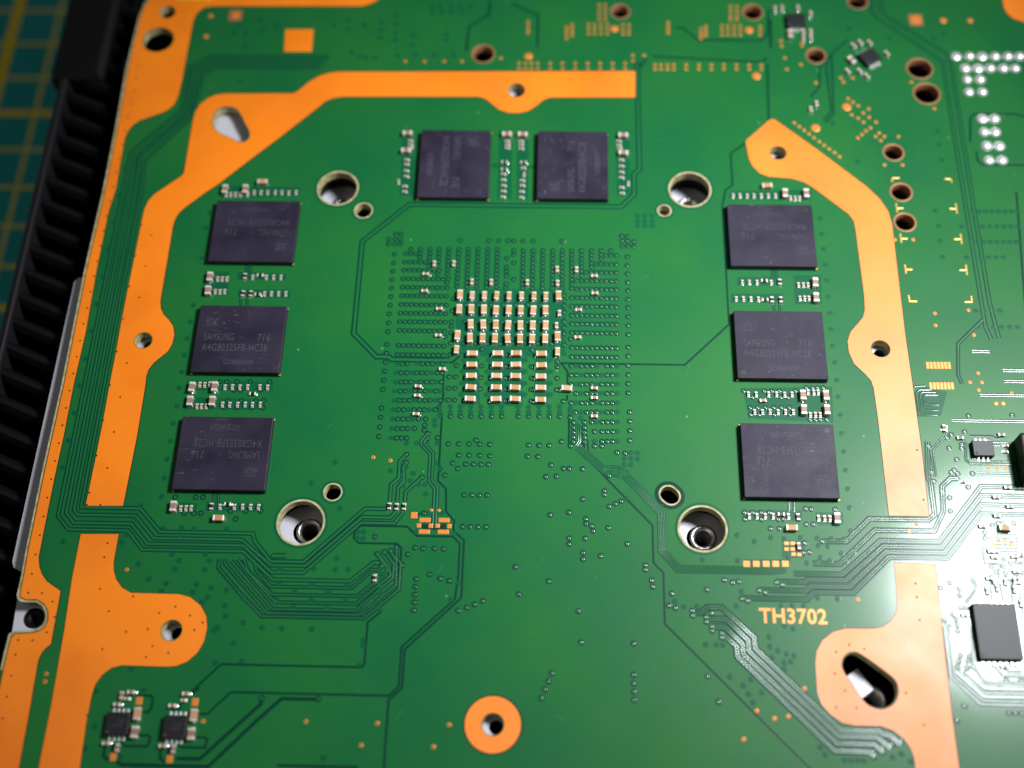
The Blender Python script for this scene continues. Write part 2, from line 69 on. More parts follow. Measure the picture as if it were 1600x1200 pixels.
VIA_RING = [[-16.67,-3.5],[-15.85,-3.49],[-13.45,-3.45],[-12.63,-3.43],[-11.87,-3.42],[-10.29,-3.39],[-16.69,-5.1],[-15.87,-5.08],[-14.3,-5.06],[-13.48,-5.04],[-12.66,-5.03],[-11.03,-5],[-10.28,-4.99],[-16.65,-6.71],[-15.89,-6.7],[-15.08,-6.68],[-13.51,-6.66],[-12.63,-6.64],[-11.82,-6.63],[-10.32,-6.6],[-16.67,-8.29],[-15.85,-8.27],[-14.36,-8.25],[-13.54,-8.23],[-12.73,-8.22],[-11.11,-8.19],[-16.68,-9.9],[-15.91,-9.89],[-15.09,-9.88],[-13.51,-9.85],[-12.73,-9.83],[-11.92,-9.82],[-10.34,-9.79],[-16.7,-11.51],[-15.89,-11.5],[-14.32,-11.47],[-13.48,-11.45],[-12.71,-11.44],[-11.02,-11.41],[-16.72,-13.08],[-15.92,-13.06],[-15.11,-13.05],[-13.51,-13.02],[-12.4,-13],[-16.71,-14.7],[-15.93,-14.69],[-15.13,-14.67],[-14.02,-14.65],[-16.69,-16.28],[-15.93,-16.27],[-15.13,-16.26],[-19.26,16.75],[-19.28,15.08],[-19.3,13.48],[-19.32,11.91],[-19.3,10.32],[-19.29,8.66],[-19.31,7.09],[-0.7,16.24],[-0.72,14.55],[-0.7,13.76],[-0.67,12.95],[-0.69,11.36],[-0.74,10.6],[-8.56,19.66],[-3.78,19.62],[-2.16,19.65],[-0.6,19.67],[-19.34,20.74],[-18.43,20.75],[-20.43,19.73],[-19.36,19.71],[-18.47,19.69],[-20.4,18.76],[-19.33,18.77],[-18.41,18.79],[-19.33,5.46],[-19.32,3.84],[-19.32,2.23],[-19.32,-0.08],[-19.29,-1.66],[-19.31,-3.27],[-19.33,-4.86],[-19.33,-6.48],[-19.35,-8.05],[-8.1,-3.68],[-9.11,-5.7],[-8.1,-5.68],[-9.1,-7.7],[-8.11,-7.68],[-4.13,-3.69],[-4.15,-5.73],[-4.16,-7.68],[-10.09,1.41],[-19.35,-11.26],[-19.37,-12.87],[-19.38,-14.48],[-19.38,-16.09],[-9.1,-9.7],[-8.13,-9.69],[-12.49,-14.06],[-12.51,-14.89],[-11.89,-15.46],[-11.88,-16.26],[-10.4,-16.13],[-14.98,-18.98],[-14.95,-20.29],[-12.38,-22.66],[9.98,-3.45],[11.54,-3.42],[12.36,-3.41],[13.18,-3.39],[15.56,-3.35],[16.37,-3.34],[9.92,-5.04],[10.73,-5.03],[12.36,-5],[13.13,-4.98],[13.95,-4.97],[15.55,-4.94],[16.36,-4.93],[9.97,-6.64],[11.55,-6.62],[12.33,-6.6],[13.17,-6.59],[14.72,-6.56],[15.56,-6.55],[16.34,-6.54],[10.75,-8.23],[12.33,-8.2],[13.13,-8.18],[13.91,-8.17],[15.52,-8.14],[16.33,-8.13],[9.82,1.36],[19.04,7.25],[19.01,5.58],[18.99,3.97],[18.96,2.35],[18.93,0.04],[18.9,-1.53],[18.88,-3.2],[18.86,-4.82],[18.83,-6.38],[18.81,-8],[0.44,15.41],[0.52,12.21],[0.33,19.65],[1.88,19.67],[3.53,19.65],[8.27,19.72],[19.05,16.84],[19.02,15.2],[19.03,13.62],[19.04,12],[19.04,10.42],[19.02,8.78],[18.18,20.85],[19.11,20.81],[18.24,19.94],[19.16,19.95],[20.15,19.81],[18.22,18.92],[19.17,18.94],[20.13,18.9],[18.98,-11.26],[18.98,-12.82],[18.96,-14.43],[18.95,-16.04],[9.95,-9.88],[11.56,-9.85],[12.36,-9.83],[13.14,-9.82],[14.77,-9.79],[15.53,-9.78],[16.34,-9.77],[10.63,-11.45],[12.36,-11.42],[13.12,-11.41],[13.92,-11.39],[15.52,-11.36],[16.32,-11.35],[11.99,-13.08],[13.12,-13.06],[14.75,-13.03],[15.51,-13.02],[16.31,-13],[13.58,-14.66],[14.74,-14.64],[15.53,-14.63],[16.33,-14.62],[14.73,-16.27],[15.52,-16.26],[16.31,-16.24],[13.57,-17.06],[14.69,-17.04],[10.36,-13.18],[10.36,-14.02],[12.05,-13.99],[10.37,-14.83],[12.09,-14.8],[10.35,-15.63],[12.08,-15.6],[10.35,-16.42],[12.08,-16.39],[9.93,-17.09],[11.48,-17.06],[9.84,-12.37],[8.75,-9.64],[-8.61,-12.5],[-7.05,-12.47],[-5.44,-12.44],[-3.87,-12.41],[-2.27,-12.39],[-0.69,-12.36],[1.86,-12.31],[3.46,-12.28],[5.07,-12.25],[6.66,-12.23],[8.24,-12.2],[-4.15,-0.7],[-0.13,-1.7],[-0.22,-3.69],[-0.27,-5.73],[-0.23,-7.68],[-0.21,-9.68],[3.73,-0.67],[3.76,-3.65],[3.78,-5.69],[3.78,-7.68],[3.78,-9.68],[7.77,-2.68],[7.78,-3.63],[7.76,-5.66],[7.74,-7.66],[-7.03,7.36],[-5.03,7.39],[-3.03,7.42],[-1.03,7.45],[0.97,7.48],[2.96,7.52],[4.9,7.55],[-7.09,4.18],[-5.17,4.22],[-3.12,4.25],[-1.13,4.28],[0.85,4.31],[2.84,4.34],[4.82,4.37],[-7.11,0.26],[-5.14,0.29],[-3.23,0.32],[-1.27,0.36],[0.76,0.39],[2.73,0.42],[4.7,0.45],[6.79,0.49],[8.75,9.32],[8.75,8.35],[8.76,7.46],[8.77,6.27],[8.78,4.51],[8.79,3.42],[8.8,2.33],[8.82,0.31],[-9.15,8.44],[-9.24,6.21],[-9.21,4.22],[-9.23,3.35],[-9.24,2.18],[-9.21,0.3],[-9.17,-1.78],[-8.7,-17.1],[-7.12,-17.07],[-5.53,-17.08],[-4.51,-16.42],[-3.94,-17.08],[-2.38,-17.09],[-7.03,-18.96],[-5.45,-18.93],[-3.84,-18.94],[-2.29,-18.97],[-7.91,-20.29],[-7.08,-21.15],[-5.9,-20.41],[-4.75,-20.39],[-3.6,-20.41],[-2.47,-20.39],[-9.02,-22.27],[3.54,-17.09],[5.12,-17.11],[6.67,-17.1],[8.55,-16.42],[3.43,-18.94],[4.99,-18.96],[6.99,-20.28],[8.9,-20.85],[9.74,-20.84],[11.76,-20.87],[6.26,-22.24],[7.83,-22.11],[16.99,-18.06],[18.2,-18.17],[15.76,-21.87],[-5.93,-25.38],[-4.78,-25.36],[-3.65,-25.39],[-2.5,-25.37],[-5.94,-30.41],[-4.81,-30.39],[-3.67,-30.39],[-2.51,-30.37],[-12.78,-33.79],[-11.59,-33.89],[-9.9,-33.86],[-8.56,-33.88],[-13.77,-34.84],[-10.39,-37.81],[-18.79,-32.23],[-11.75,-28.42],[-18.26,-34.86],[-17.27,-34.54],[-16.34,-34.33],[-15.49,-33.77],[-18.16,-36.2],[-17.42,-36.67],[-14.43,-36.51],[15.03,-24.34],[15.03,-24.95],[11.76,-25.73],[15.73,-26.8],[16.63,-26.35],[17.54,-25.95],[9.75,-27.87],[6.96,-28.3],[12.24,-28.83],[12.31,-29.58],[13.11,-29.91],[13.34,-30.68],[15.56,-30.18],[9.82,-31.86],[9.83,-32.77],[12.17,-31.86],[18.32,-32.6],[11.84,-34.08],[11.84,-35.06],[14.41,-34.52],[2.01,-36.42],[20.9,-35.79],[20.88,-36.45],[-12.32,-38.52],[-12.35,-39.7],[-12.37,-40.86],[-12.36,-42.02],[-12.38,-43.2],[-8.8,-38.38],[-7.5,-38.71],[-6,-43.11],[-4.78,-42.62],[-3.7,-42.13],[-2.55,-41.63],[-24.86,-56.1],[-32.8,-56.17],[6.93,-38.48],[2.62,-40.48],[11.21,-42.82],[11.59,-47.32],[19.03,-47.32],[7.5,-51.76],[7.05,-52.91],[6.58,-54.07],[6.08,-55.25],[18.98,-51.75],[18.96,-52.91],[18.98,-54.06],[18.96,-55.23],[21.75,-38.04],[21.91,-38.99],[24.59,-39.95],[24.19,-41.73],[25.07,-42.06],[29.66,-39.25],[32.23,-37.77],[33.38,-38.11],[34.28,-37.97],[29.21,-51.75],[30.6,-55.23],[27.45,-42.43],[27.49,-43.11],[29.37,-43.3],[29.38,-44],[30.1,-44.63],[30.12,-45.27],[31.46,-45.59],[31.49,-46.25],[30.17,-42.7],[34.6,-40.5],[35.41,-40.79],[37.14,-39.26],[37.97,-39.51],[39.74,-37.98],[40.52,-38.32],[54.95,-59.97],[53.65,-60.47],[52.34,-60.99],[52.36,-61.45],[51.11,-61.48],[51.11,-62.11],[63.09,-38.32],[64.51,-37.54],[65.69,-38.46],[65.61,-39.4],[65.55,-41.21],[66.27,-41.19],[64.19,-42.17],[63.01,-43.07],[64.66,-42.85],[64.7,-43.73],[64.7,-44.58],[64.6,-48.04],[65.86,-48.08],[64.28,-48.83],[65.55,-48.76],[64.03,-49.69],[65.26,-49.7],[63.82,-50.47],[65.09,-50.49],[66.2,-49.64],[70.45,-51.43],[72.49,-51.39],[69.41,-52.56],[68.21,-53.73],[70.55,-53.67],[64.22,-55.02],[62.91,-57.06],[70.16,-55.86],[71.05,-55.84],[71.9,-55.84],[44.75,-26.61],[45.57,-26.67],[49.09,-26.65],[44.68,-29.04],[45.68,-29.02],[46.79,-31.67],[44.21,-31.96],[43.98,-33.43],[44.76,-33.34],[64.03,-16.2],[63.99,-20.46],[64.14,-21.92],[65.12,-23.49],[66.13,-24.48],[65.97,-26.58],[62.77,-29.8],[67.99,-18.31],[67.09,-16.46],[69.04,-15.8],[68.95,-16.46],[69.75,-13.72],[67.69,-14.21],[67.01,-14.78],[67.36,-20.06],[66.88,-20.45],[67.81,-20.57],[67.59,-21.39],[69.11,-22.72],[70.02,-20.52],[70.72,-11.02],[77.34,-10.77],[74.97,-28.34],[-49.3,-26.6],[-46.18,-26.54],[-45.12,-26.52],[-47.55,-29.11],[-46.11,-29.09],[-45.06,-29.06],[-39.77,-29.87],[-40.69,-28.62],[-38.39,-28.58],[-36.19,-28.54],[-45.16,-7.16],[-44.05,-7.14],[-42.43,-7.11],[-40.32,-7.07],[-37.29,-7.02],[-42.65,-8.57],[-38.53,-8.5],[-41.65,-8.55],[-43.42,-10.41],[-41.32,-10.38],[-39.02,-10.34],[-37.82,-10.31],[-43.77,-11.63],[-41.87,-11.6],[-39.57,-11.56],[-37.78,-11.53],[36.71,-7.36],[39.87,-7.31],[41.06,-7.29],[42.24,-7.27],[44.71,-7.22],[38.03,-8.44],[42.36,-8.36],[43.45,-8.35],[37.53,-10.2],[38.71,-10.18],[39.89,-10.16],[41.16,-10.13],[42.34,-10.11],[43.52,-10.09],[37.56,-11.39],[38.83,-11.37],[41.18,-11.33],[43.53,-11.29],[46.43,-6.64],[47.37,-6.62],[48.16,-6.61],[49,-6.6],[46.59,-12.1],[47.37,-12.08],[48.15,-12.07],[49.12,-12.05],[35.68,-27.39],[36.91,-27.37],[38.13,-27.34],[39.36,-27.32],[35.72,-28.44],[38.16,-28.39],[40.6,-28.35],[41.45,-28.33],[39.38,-29.81],[40.69,-29.79],[71.79,-28.63],[72.67,-28.33],[73.3,-28.32],[70.53,-29.82],[70.46,-30.71],[70.78,-34.96],[72.53,-34.98],[71.28,-35.76],[72.59,-35.95],[74.11,-36.03],[75.06,-35.9],[70.55,-36.58],[73.75,-37.11],[71.12,-37.59],[72.56,-36.81],[73.54,-34.42],[74.48,-34.29],[75.29,-34.38],[72.69,-33.89],[-33.39,-35.46],[-32.88,-35.45],[-32.17,-35.43],[-17.42,16.94],[-16.56,16.94],[-15.7,16.94],[-17.42,15.3],[-16.57,15.3],[-15.72,15.3],[-14.87,15.3],[-14.02,15.3],[-17.5,13.73],[-16.67,13.73],[-15.84,13.73],[-15.02,13.73],[-14.19,13.73],[-13.36,13.73],[-12.53,13.73],[-11.7,13.73],[-17.5,12.1],[-16.68,12.1],[-15.87,12.1],[-15.06,12.1],[-14.24,12.1],[-13.43,12.1],[-12.62,12.1],[-11.8,12.1],[-10.99,12.1],[-10.18,12.1],[-17.5,10.47],[-16.69,10.47],[-15.88,10.47],[-15.07,10.47],[-14.27,10.47],[-13.46,10.47],[-12.65,10.47],[-11.84,10.47],[-11.04,10.47],[-10.23,10.47],[-17.52,8.89],[-16.72,8.89],[-15.91,8.89],[-15.11,8.89],[-14.3,8.89],[-13.5,8.89],[-12.69,8.89],[-11.89,8.89],[-11.08,8.89],[-10.28,8.89],[-17.5,7.25],[-16.69,7.25],[-15.88,7.25],[-15.07,7.25],[-14.26,7.25],[-13.45,7.25],[-12.63,7.25],[-11.82,7.25],[-11.01,7.25],[-10.2,7.25],[-17.53,5.65],[-16.72,5.65],[-15.91,5.65],[-15.1,5.65],[-14.29,5.65],[-13.48,5.65],[-12.67,5.65],[-11.86,5.65],[-11.06,5.65],[-10.25,5.65],[-17.55,4.08],[-16.74,4.08],[-15.92,4.08],[-15.11,4.08],[-14.3,4.08],[-13.48,4.08],[-12.67,4.08],[-11.86,4.08],[-11.05,4.08],[-10.23,4.08],[-17.51,2.47],[-16.7,2.47],[-15.9,2.47],[-15.1,2.47],[-14.3,2.47],[-13.49,2.47],[-12.69,2.47],[-11.89,2.47],[-11.08,2.47],[-10.28,2.47],[-17.45,-0.24],[-16.66,-0.24],[-15.86,-0.24],[-15.06,-0.24],[-14.26,-0.24],[-13.46,-0.24],[-12.66,-0.24],[-11.87,-0.24],[-11.07,-0.24],[-10.27,-0.24],[-17.5,-1.89],[-16.69,-1.89],[-15.89,-1.89],[-15.08,-1.89],[-14.27,-1.89],[-13.47,-1.89],[-12.66,-1.89],[-11.86,-1.89],[-11.05,-1.89],[-10.25,-1.89],[-16.62,17.8],[-15.03,17.82],[-15.03,17.02],[-15.03,16.22],[-13.44,17.84],[-13.44,17.04],[-13.44,16.24],[-13.44,15.44],[-13.44,14.64],[-11.92,17.86],[-11.92,17.06],[-11.92,16.26],[-11.92,15.46],[-11.92,14.66],[-11.92,13.06],[-10.33,17.89],[-10.33,17.09],[-10.33,16.29],[-10.33,15.49],[-10.33,14.69],[-10.33,13.89],[-10.33,13.09],[-10.33,11.49],[-8.68,17.91],[-8.68,17.11],[-8.68,16.31],[-8.68,15.51],[-8.68,14.71],[-8.68,13.91],[-8.68,13.11],[-8.68,12.31],[-8.68,11.51],[-8.68,10.71],[-7.09,17.93],[-7.09,17.13],[-7.09,16.33],[-7.09,15.53],[-7.09,14.73],[-7.09,13.93],[-7.09,13.13],[-7.09,12.33],[-7.09,11.53],[-7.09,10.73],[-5.5,17.96],[-5.5,17.16],[-5.5,16.36],[-5.5,15.56],[-5.5,14.76],[-5.5,13.96],[-5.5,13.16],[-5.5,12.36],[-5.5,11.56],[-5.5,10.76],[-3.89,17.98],[-3.89,17.18],[-3.89,16.38],[-3.89,15.58],[-3.89,14.78],[-3.89,13.98],[-3.89,13.18],[-3.89,12.38],[-3.89,11.58],[-3.89,10.78],[-2.31,18],[-2.31,17.2],[-2.31,16.4],[-2.31,15.6],[-2.31,14.8],[-2.31,14],[-2.31,13.2],[-2.31,12.4],[-2.31,11.6],[-2.31,10.8],[0.38,17.78],[0.38,16.98],[1.96,17.8],[1.96,17],[1.96,16.2],[1.96,15.4],[1.96,14.6],[1.96,13.8],[1.96,13],[1.96,12.2],[1.96,11.4],[1.96,10.6],[3.57,17.82],[3.57,17.02],[3.57,16.22],[3.57,15.42],[3.57,14.62],[3.57,13.82],[3.57,13.02],[3.57,12.22],[3.57,11.42],[3.57,10.62],[5.19,17.85],[5.19,17.05],[5.19,16.25],[5.19,15.45],[5.19,14.65],[5.19,13.85],[5.19,13.05],[5.19,12.25],[5.19,11.45],[5.19,10.65],[6.8,17.87],[6.8,17.07],[6.8,16.27],[6.8,15.47],[6.8,14.67],[6.8,13.87],[6.8,13.07],[6.8,12.27],[6.8,11.47],[6.8,10.67],[8.38,17.89],[8.38,17.09],[8.38,16.29],[8.38,15.49],[8.38,14.69],[8.38,13.89],[8.38,13.09],[8.38,12.29],[8.38,11.49],[8.38,10.69],[9.93,17.92],[9.93,17.12],[9.93,16.32],[9.93,15.52],[9.93,14.72],[9.93,13.92],[9.93,13.12],[9.93,12.32],[9.93,11.52],[9.93,10.72],[11.53,17.94],[11.53,17.14],[11.53,16.34],[11.53,15.54],[11.53,14.74],[11.53,13.94],[11.53,13.14],[13.15,17.96],[13.15,17.16],[13.15,16.36],[13.15,15.56],[13.15,14.76],[14.76,17.99],[14.76,17.19],[14.76,16.39],[16.33,18.01],[15.51,17.07],[16.36,17.07],[17.22,17.07],[13.93,15.38],[14.75,15.38],[15.57,15.38],[16.38,15.38],[17.2,15.38],[12.3,13.79],[13.11,13.79],[13.93,13.79],[14.74,13.79],[15.55,13.79],[16.37,13.79],[17.18,13.79],[10.74,12.18],[11.54,12.18],[12.35,12.18],[13.15,12.18],[13.95,12.18],[14.76,12.18],[15.56,12.18],[16.36,12.18],[17.17,12.18],[10.74,10.6],[11.54,10.6],[12.34,10.6],[13.15,10.6],[13.95,10.6],[14.75,10.6],[15.55,10.6],[16.35,10.6],[17.15,10.6],[9.98,8.95],[10.77,8.95],[11.57,8.95],[12.36,8.95],[13.16,8.95],[13.95,8.95],[14.75,8.95],[15.54,8.95],[16.34,8.95],[17.13,8.95],[9.98,7.38],[10.78,7.38],[11.57,7.38],[12.36,7.38],[13.15,7.38],[13.94,7.38],[14.74,7.38],[15.53,7.38],[16.32,7.38],[17.11,7.38],[9.99,5.69],[10.79,5.69],[11.58,5.69],[12.38,5.69],[13.18,5.69],[13.97,5.69],[14.77,5.69],[15.57,5.69],[16.36,5.69],[17.16,5.69],[10,4.15],[10.79,4.15],[11.59,4.15],[12.38,4.15],[13.17,4.15],[13.97,4.15],[14.76,4.15],[15.56,4.15],[16.35,4.15],[17.14,4.15],[10.01,2.51],[10.8,2.51],[11.59,2.51],[12.38,2.51],[13.17,2.51],[13.96,2.51],[14.75,2.51],[15.54,2.51],[16.33,2.51],[17.13,2.51],[10.02,-0.15],[10.81,-0.15],[11.59,-0.15],[12.38,-0.15],[13.17,-0.15],[13.95,-0.15],[14.74,-0.15],[15.52,-0.15],[16.31,-0.15],[17.1,-0.15],[10.03,-1.8],[10.81,-1.8],[11.6,-1.8],[12.38,-1.8],[13.16,-1.8],[13.95,-1.8],[14.73,-1.8],[15.51,-1.8],[16.3,-1.8],[17.08,-1.8]]
VIA_PLAIN = [[-17.43,-3.51],[-14.27,-3.46],[-11.05,-3.41],[-17.45,-5.11],[-15.05,-5.07],[-11.85,-5.02],[-17.46,-6.72],[-14.26,-6.67],[-11.13,-6.62],[-17.48,-8.3],[-15.11,-8.26],[-11.92,-8.2],[-10.36,-8.18],[-17.43,-9.92],[-14.26,-9.86],[-11.08,-9.81],[-17.51,-11.52],[-15.09,-11.48],[-11.87,-11.42],[-17.49,-13.09],[-14.31,-13.03],[-17.47,-14.71],[-17.48,-16.3],[-15.1,-17.12],[-13.53,-17.09],[-11.98,-17.07],[-10.35,-17.04],[-10.96,-13.22],[-10.92,-14.03],[-10.31,-10.86],[-10.27,-11.64],[-10.22,-12.46],[-17.23,-21.71],[-13.75,-22.07],[-10.46,-20.34],[-14.96,-21.12],[-15.61,-22.39],[10.79,-3.43],[13.95,-3.38],[17.12,-3.33],[11.55,-5.01],[14.8,-4.96],[17.14,-4.92],[10.8,-6.63],[13.94,-6.58],[17.15,-6.52],[11.55,-8.21],[14.72,-8.16],[17.13,-8.11],[10.75,-9.86],[13.97,-9.81],[17.14,-9.75],[11.53,-11.43],[14.72,-11.38],[17.12,-11.33],[13.95,-13.04],[17.1,-12.99],[17.09,-14.6],[13.58,-16.29],[17.07,-16.23],[9.89,-10.81],[9.9,-11.56],[11.46,-12.41],[20.9,24.87],[22.1,24.89],[23.3,24.91],[20.88,23.92],[22.08,23.93],[23.27,23.95],[20.86,22.97],[22.06,22.98],[23.25,23],[-8.69,-10.86],[-7.12,-10.83],[-5.51,-10.81],[-3.94,-10.78],[-2.33,-10.75],[-0.74,-10.72],[1.82,-10.68],[3.43,-10.65],[5.05,-10.62],[6.64,-10.59],[8.22,-10.56],[-8.65,-11.72],[-7.08,-11.69],[-5.47,-11.67],[-3.9,-11.64],[-2.3,-11.61],[-0.72,-11.58],[1.84,-11.54],[3.45,-11.51],[5.06,-11.48],[6.65,-11.45],[8.23,-11.42],[-7.04,-2.67],[-3.01,-2.6],[2.73,-2.51],[6.7,-2.44],[-7.08,-4.72],[-3.19,-4.66],[2.71,-4.56],[6.72,-4.49],[-7.11,-6.78],[-3.18,-6.72],[2.73,-6.62],[6.73,-6.55],[-7.15,-8.73],[-3.17,-8.66],[2.74,-8.56],[6.75,-8.49],[19.14,-18.08],[20.13,-18.09],[18.12,-19.09],[19.12,-19.1],[20.11,-19.08],[18.11,-20.07],[19.11,-20.05],[18.49,-21.36],[16.57,-21.21],[17.46,-21.84],[-25.72,-20.49],[-29.04,-23.94],[-24.38,-27.9],[-14.17,-23.27],[-15.18,-24.12],[-15.6,-23.25],[-12.86,-23.84],[-11.89,-23.83],[-11.64,-25.36],[-21.4,-31.54],[-20.52,-31.52],[-21.39,-32.53],[-20.49,-32.51],[-24.12,-35.66],[-24.2,-37.37],[-22.33,-37.33],[-27.37,-37.31],[-32.28,-37.41],[-12.76,-31.37],[-10.91,-28.4],[-9.06,-28.36],[-7.08,-31.5],[-9.74,-21.24],[34.46,-30.93],[36.94,-31.86],[29.24,-34.82],[34.36,-34.84],[18.31,-25.55],[-33.92,-46.18],[-31.04,-46.21],[-26.77,-46.24],[-23.44,-63.99],[-19.24,-47.65],[-19.17,-48.45],[-19.49,-51.23],[-32.26,-39.7],[-27.32,-39.72],[-22.29,-39.69],[-29.82,-40.8],[-24.82,-40.81],[-32.25,-41.97],[-27.25,-42.03],[-22.28,-41.99],[-29.76,-43.1],[-24.79,-43.16],[-17.33,-38.55],[-17.36,-39.75],[-17.35,-40.82],[-17.35,-42.01],[-17.34,-43.12],[-6.14,-39.04],[-7.07,-41.49],[29.2,-47.29],[30.7,-47.25],[31.6,-47.28],[25.06,-41.12],[26.29,-41.87],[28.23,-41.76],[34.66,-39.46],[33.81,-41.57],[32.38,-51.72],[34.14,-52.86],[34.8,-54.04],[35.35,-55.19],[36.69,-53.8],[35.25,-51.99],[38.19,-45.95],[38.21,-47.32],[39.29,-47.86],[40.49,-48.34],[41.52,-48.54],[38.4,-48.86],[40.07,-49.54],[41.01,-49.41],[40.01,-50.44],[45.47,-40.15],[48.28,-40.24],[40.19,-41.39],[41.78,-41.36],[43.42,-41.37],[40.44,-44.29],[41.65,-44.73],[47.2,-62.58],[48.06,-62.6],[48.96,-62.58],[49.82,-62.6],[54.92,-61.6],[56.1,-62.56],[53.69,-62.05],[44.12,-60.97],[44.68,-61.94],[51.22,-8.18],[51.31,-11.23],[51.22,-14.32],[51.28,-17.36],[51.25,-20.36],[51.28,-23.37],[51.28,-26.36],[51.13,-29.98],[46.14,-31.19],[48.18,-31.2],[46.23,-32.34],[47.61,-32.43],[50.04,-31.23],[43.7,-31.16],[41.31,-31.36],[39.38,-31.25],[49.42,-33.45],[51.16,-33.34],[49.88,-34.65],[47.7,-34.57],[46.36,-34.11],[44.32,-35],[45.83,-34.85],[41.72,-34.33],[51.19,24.82],[51.19,21.72],[51.24,18.8],[51.21,15.75],[51.22,12.81],[51.16,9.75],[51.26,6.74],[51.2,3.74],[51.14,0.77],[51.21,-2.21],[51.26,-5.28],[70.32,26.58],[70.48,23.6],[70.43,20.69],[70.42,17.53],[75.45,26.52],[76.51,26.53],[77.56,26.55],[78.62,26.56],[79.67,26.58],[80.73,26.59],[81.78,26.6],[82.84,26.62],[83.89,26.63],[74.26,23.49],[75.42,23.51],[76.57,23.53],[77.72,23.54],[78.87,23.56],[80.03,23.57],[81.18,23.59],[82.33,23.61],[83.48,23.62],[75.43,20.51],[76.47,20.52],[77.51,20.54],[78.55,20.55],[79.59,20.57],[80.63,20.58],[81.67,20.6],[82.71,20.61],[74.24,17.5],[75.43,17.52],[76.62,17.53],[77.81,17.55],[79,17.57],[80.19,17.59],[74.41,7.49],[75.67,7.51],[76.94,7.53],[78.2,7.55],[74.25,4.51],[75.51,4.53],[76.76,4.55],[78.02,4.57],[79.28,4.59],[80.53,4.61],[-51.02,24.53],[-51.28,21.48],[-51.08,15.57],[-51.25,6.58],[-51.29,3.55],[-51.37,0.48],[-51.39,-2.55],[-51.39,-5.55],[-51.36,-8.36],[-51.28,-11.49],[-51.42,-14.42],[-51.39,-17.44],[-51.44,-20.44],[-51.39,-23.51],[-51.37,-26.51],[-64.92,-33.9],[-56.21,-33.85],[-53.18,-37.11],[-50.36,-31.54],[-47.62,-31.43],[-45.77,-31.52],[-40.92,-31.55],[-48.45,-35.54],[-43.5,-35.32],[-47.24,-36.5],[-42.77,-36.41],[-47.65,-37.72],[-43.29,-37.76],[-47.63,-33.05],[-42.87,-32.96],[-54.28,-28.02],[-54.65,-30.19],[-55.7,-32.59],[-66.84,33.61],[-66.87,27.95],[-66.91,22.42],[-66.95,17.01],[-66.98,11.73],[-67.01,6.57],[-67.05,1.52],[-67.08,-3.41],[-67.11,-8.24],[-67.14,-12.97],[-67.17,-17.59],[-67.2,-22.12],[-51.28,-39.37],[-48.65,-39.99],[-49.13,-41.18],[-44.2,-40],[-41.98,-40.5],[-39.72,-40.77],[-44.57,-41.2],[-42.3,-41.89],[-39.66,-43.07],[-39.34,-44.59],[-43.03,-42.67],[-36.69,-45.52],[-40.27,-46.29],[-40.72,-46.72],[-37.7,-48.46],[-39.94,-51.4],[-36.23,-51.1],[-51.78,-52.41],[-56.27,-55.7],[-49.54,-55.43],[-55.54,-60.47],[-56.32,-63.55],[-51.3,-64.45],[-37.13,-41.9],[-25.02,66.39],[-24.89,64.68],[-25.06,62.98],[-22.35,68.14],[-22.22,66.23],[-22.22,64.14],[-22.25,62.45],[-18.98,63.61],[-19.13,61.35],[-13.03,64.04],[-12.96,62.54],[-21.58,58.91],[-18.26,58.95],[-14.94,58.98],[-11.48,59.02],[-31.1,67.1],[-28.07,65.98],[-31.05,64.81],[-33.79,65.93],[-16.01,70.51],[-14.54,70.52],[-12.47,70.54],[-10.7,70.55],[-8.94,70.57],[-15.94,69.16],[-14.17,69.17],[-12.41,69.19],[-10.35,69.21],[-47.45,66.95],[-44.2,65.64],[-46.74,64.67],[-29.86,59.39],[-28.36,58.66],[-27.17,58.3],[-25.73,58.32],[59.71,65.86],[66.79,63.68],[72.77,43.06],[72.68,40.17],[72.69,36.98],[58.46,36.47],[54.98,44.56],[76.6,64.71],[74.63,63.76],[-51.03,66.04],[-49.67,63.62],[-49.44,60.76],[-49.25,52.66],[-51.8,63.75]]
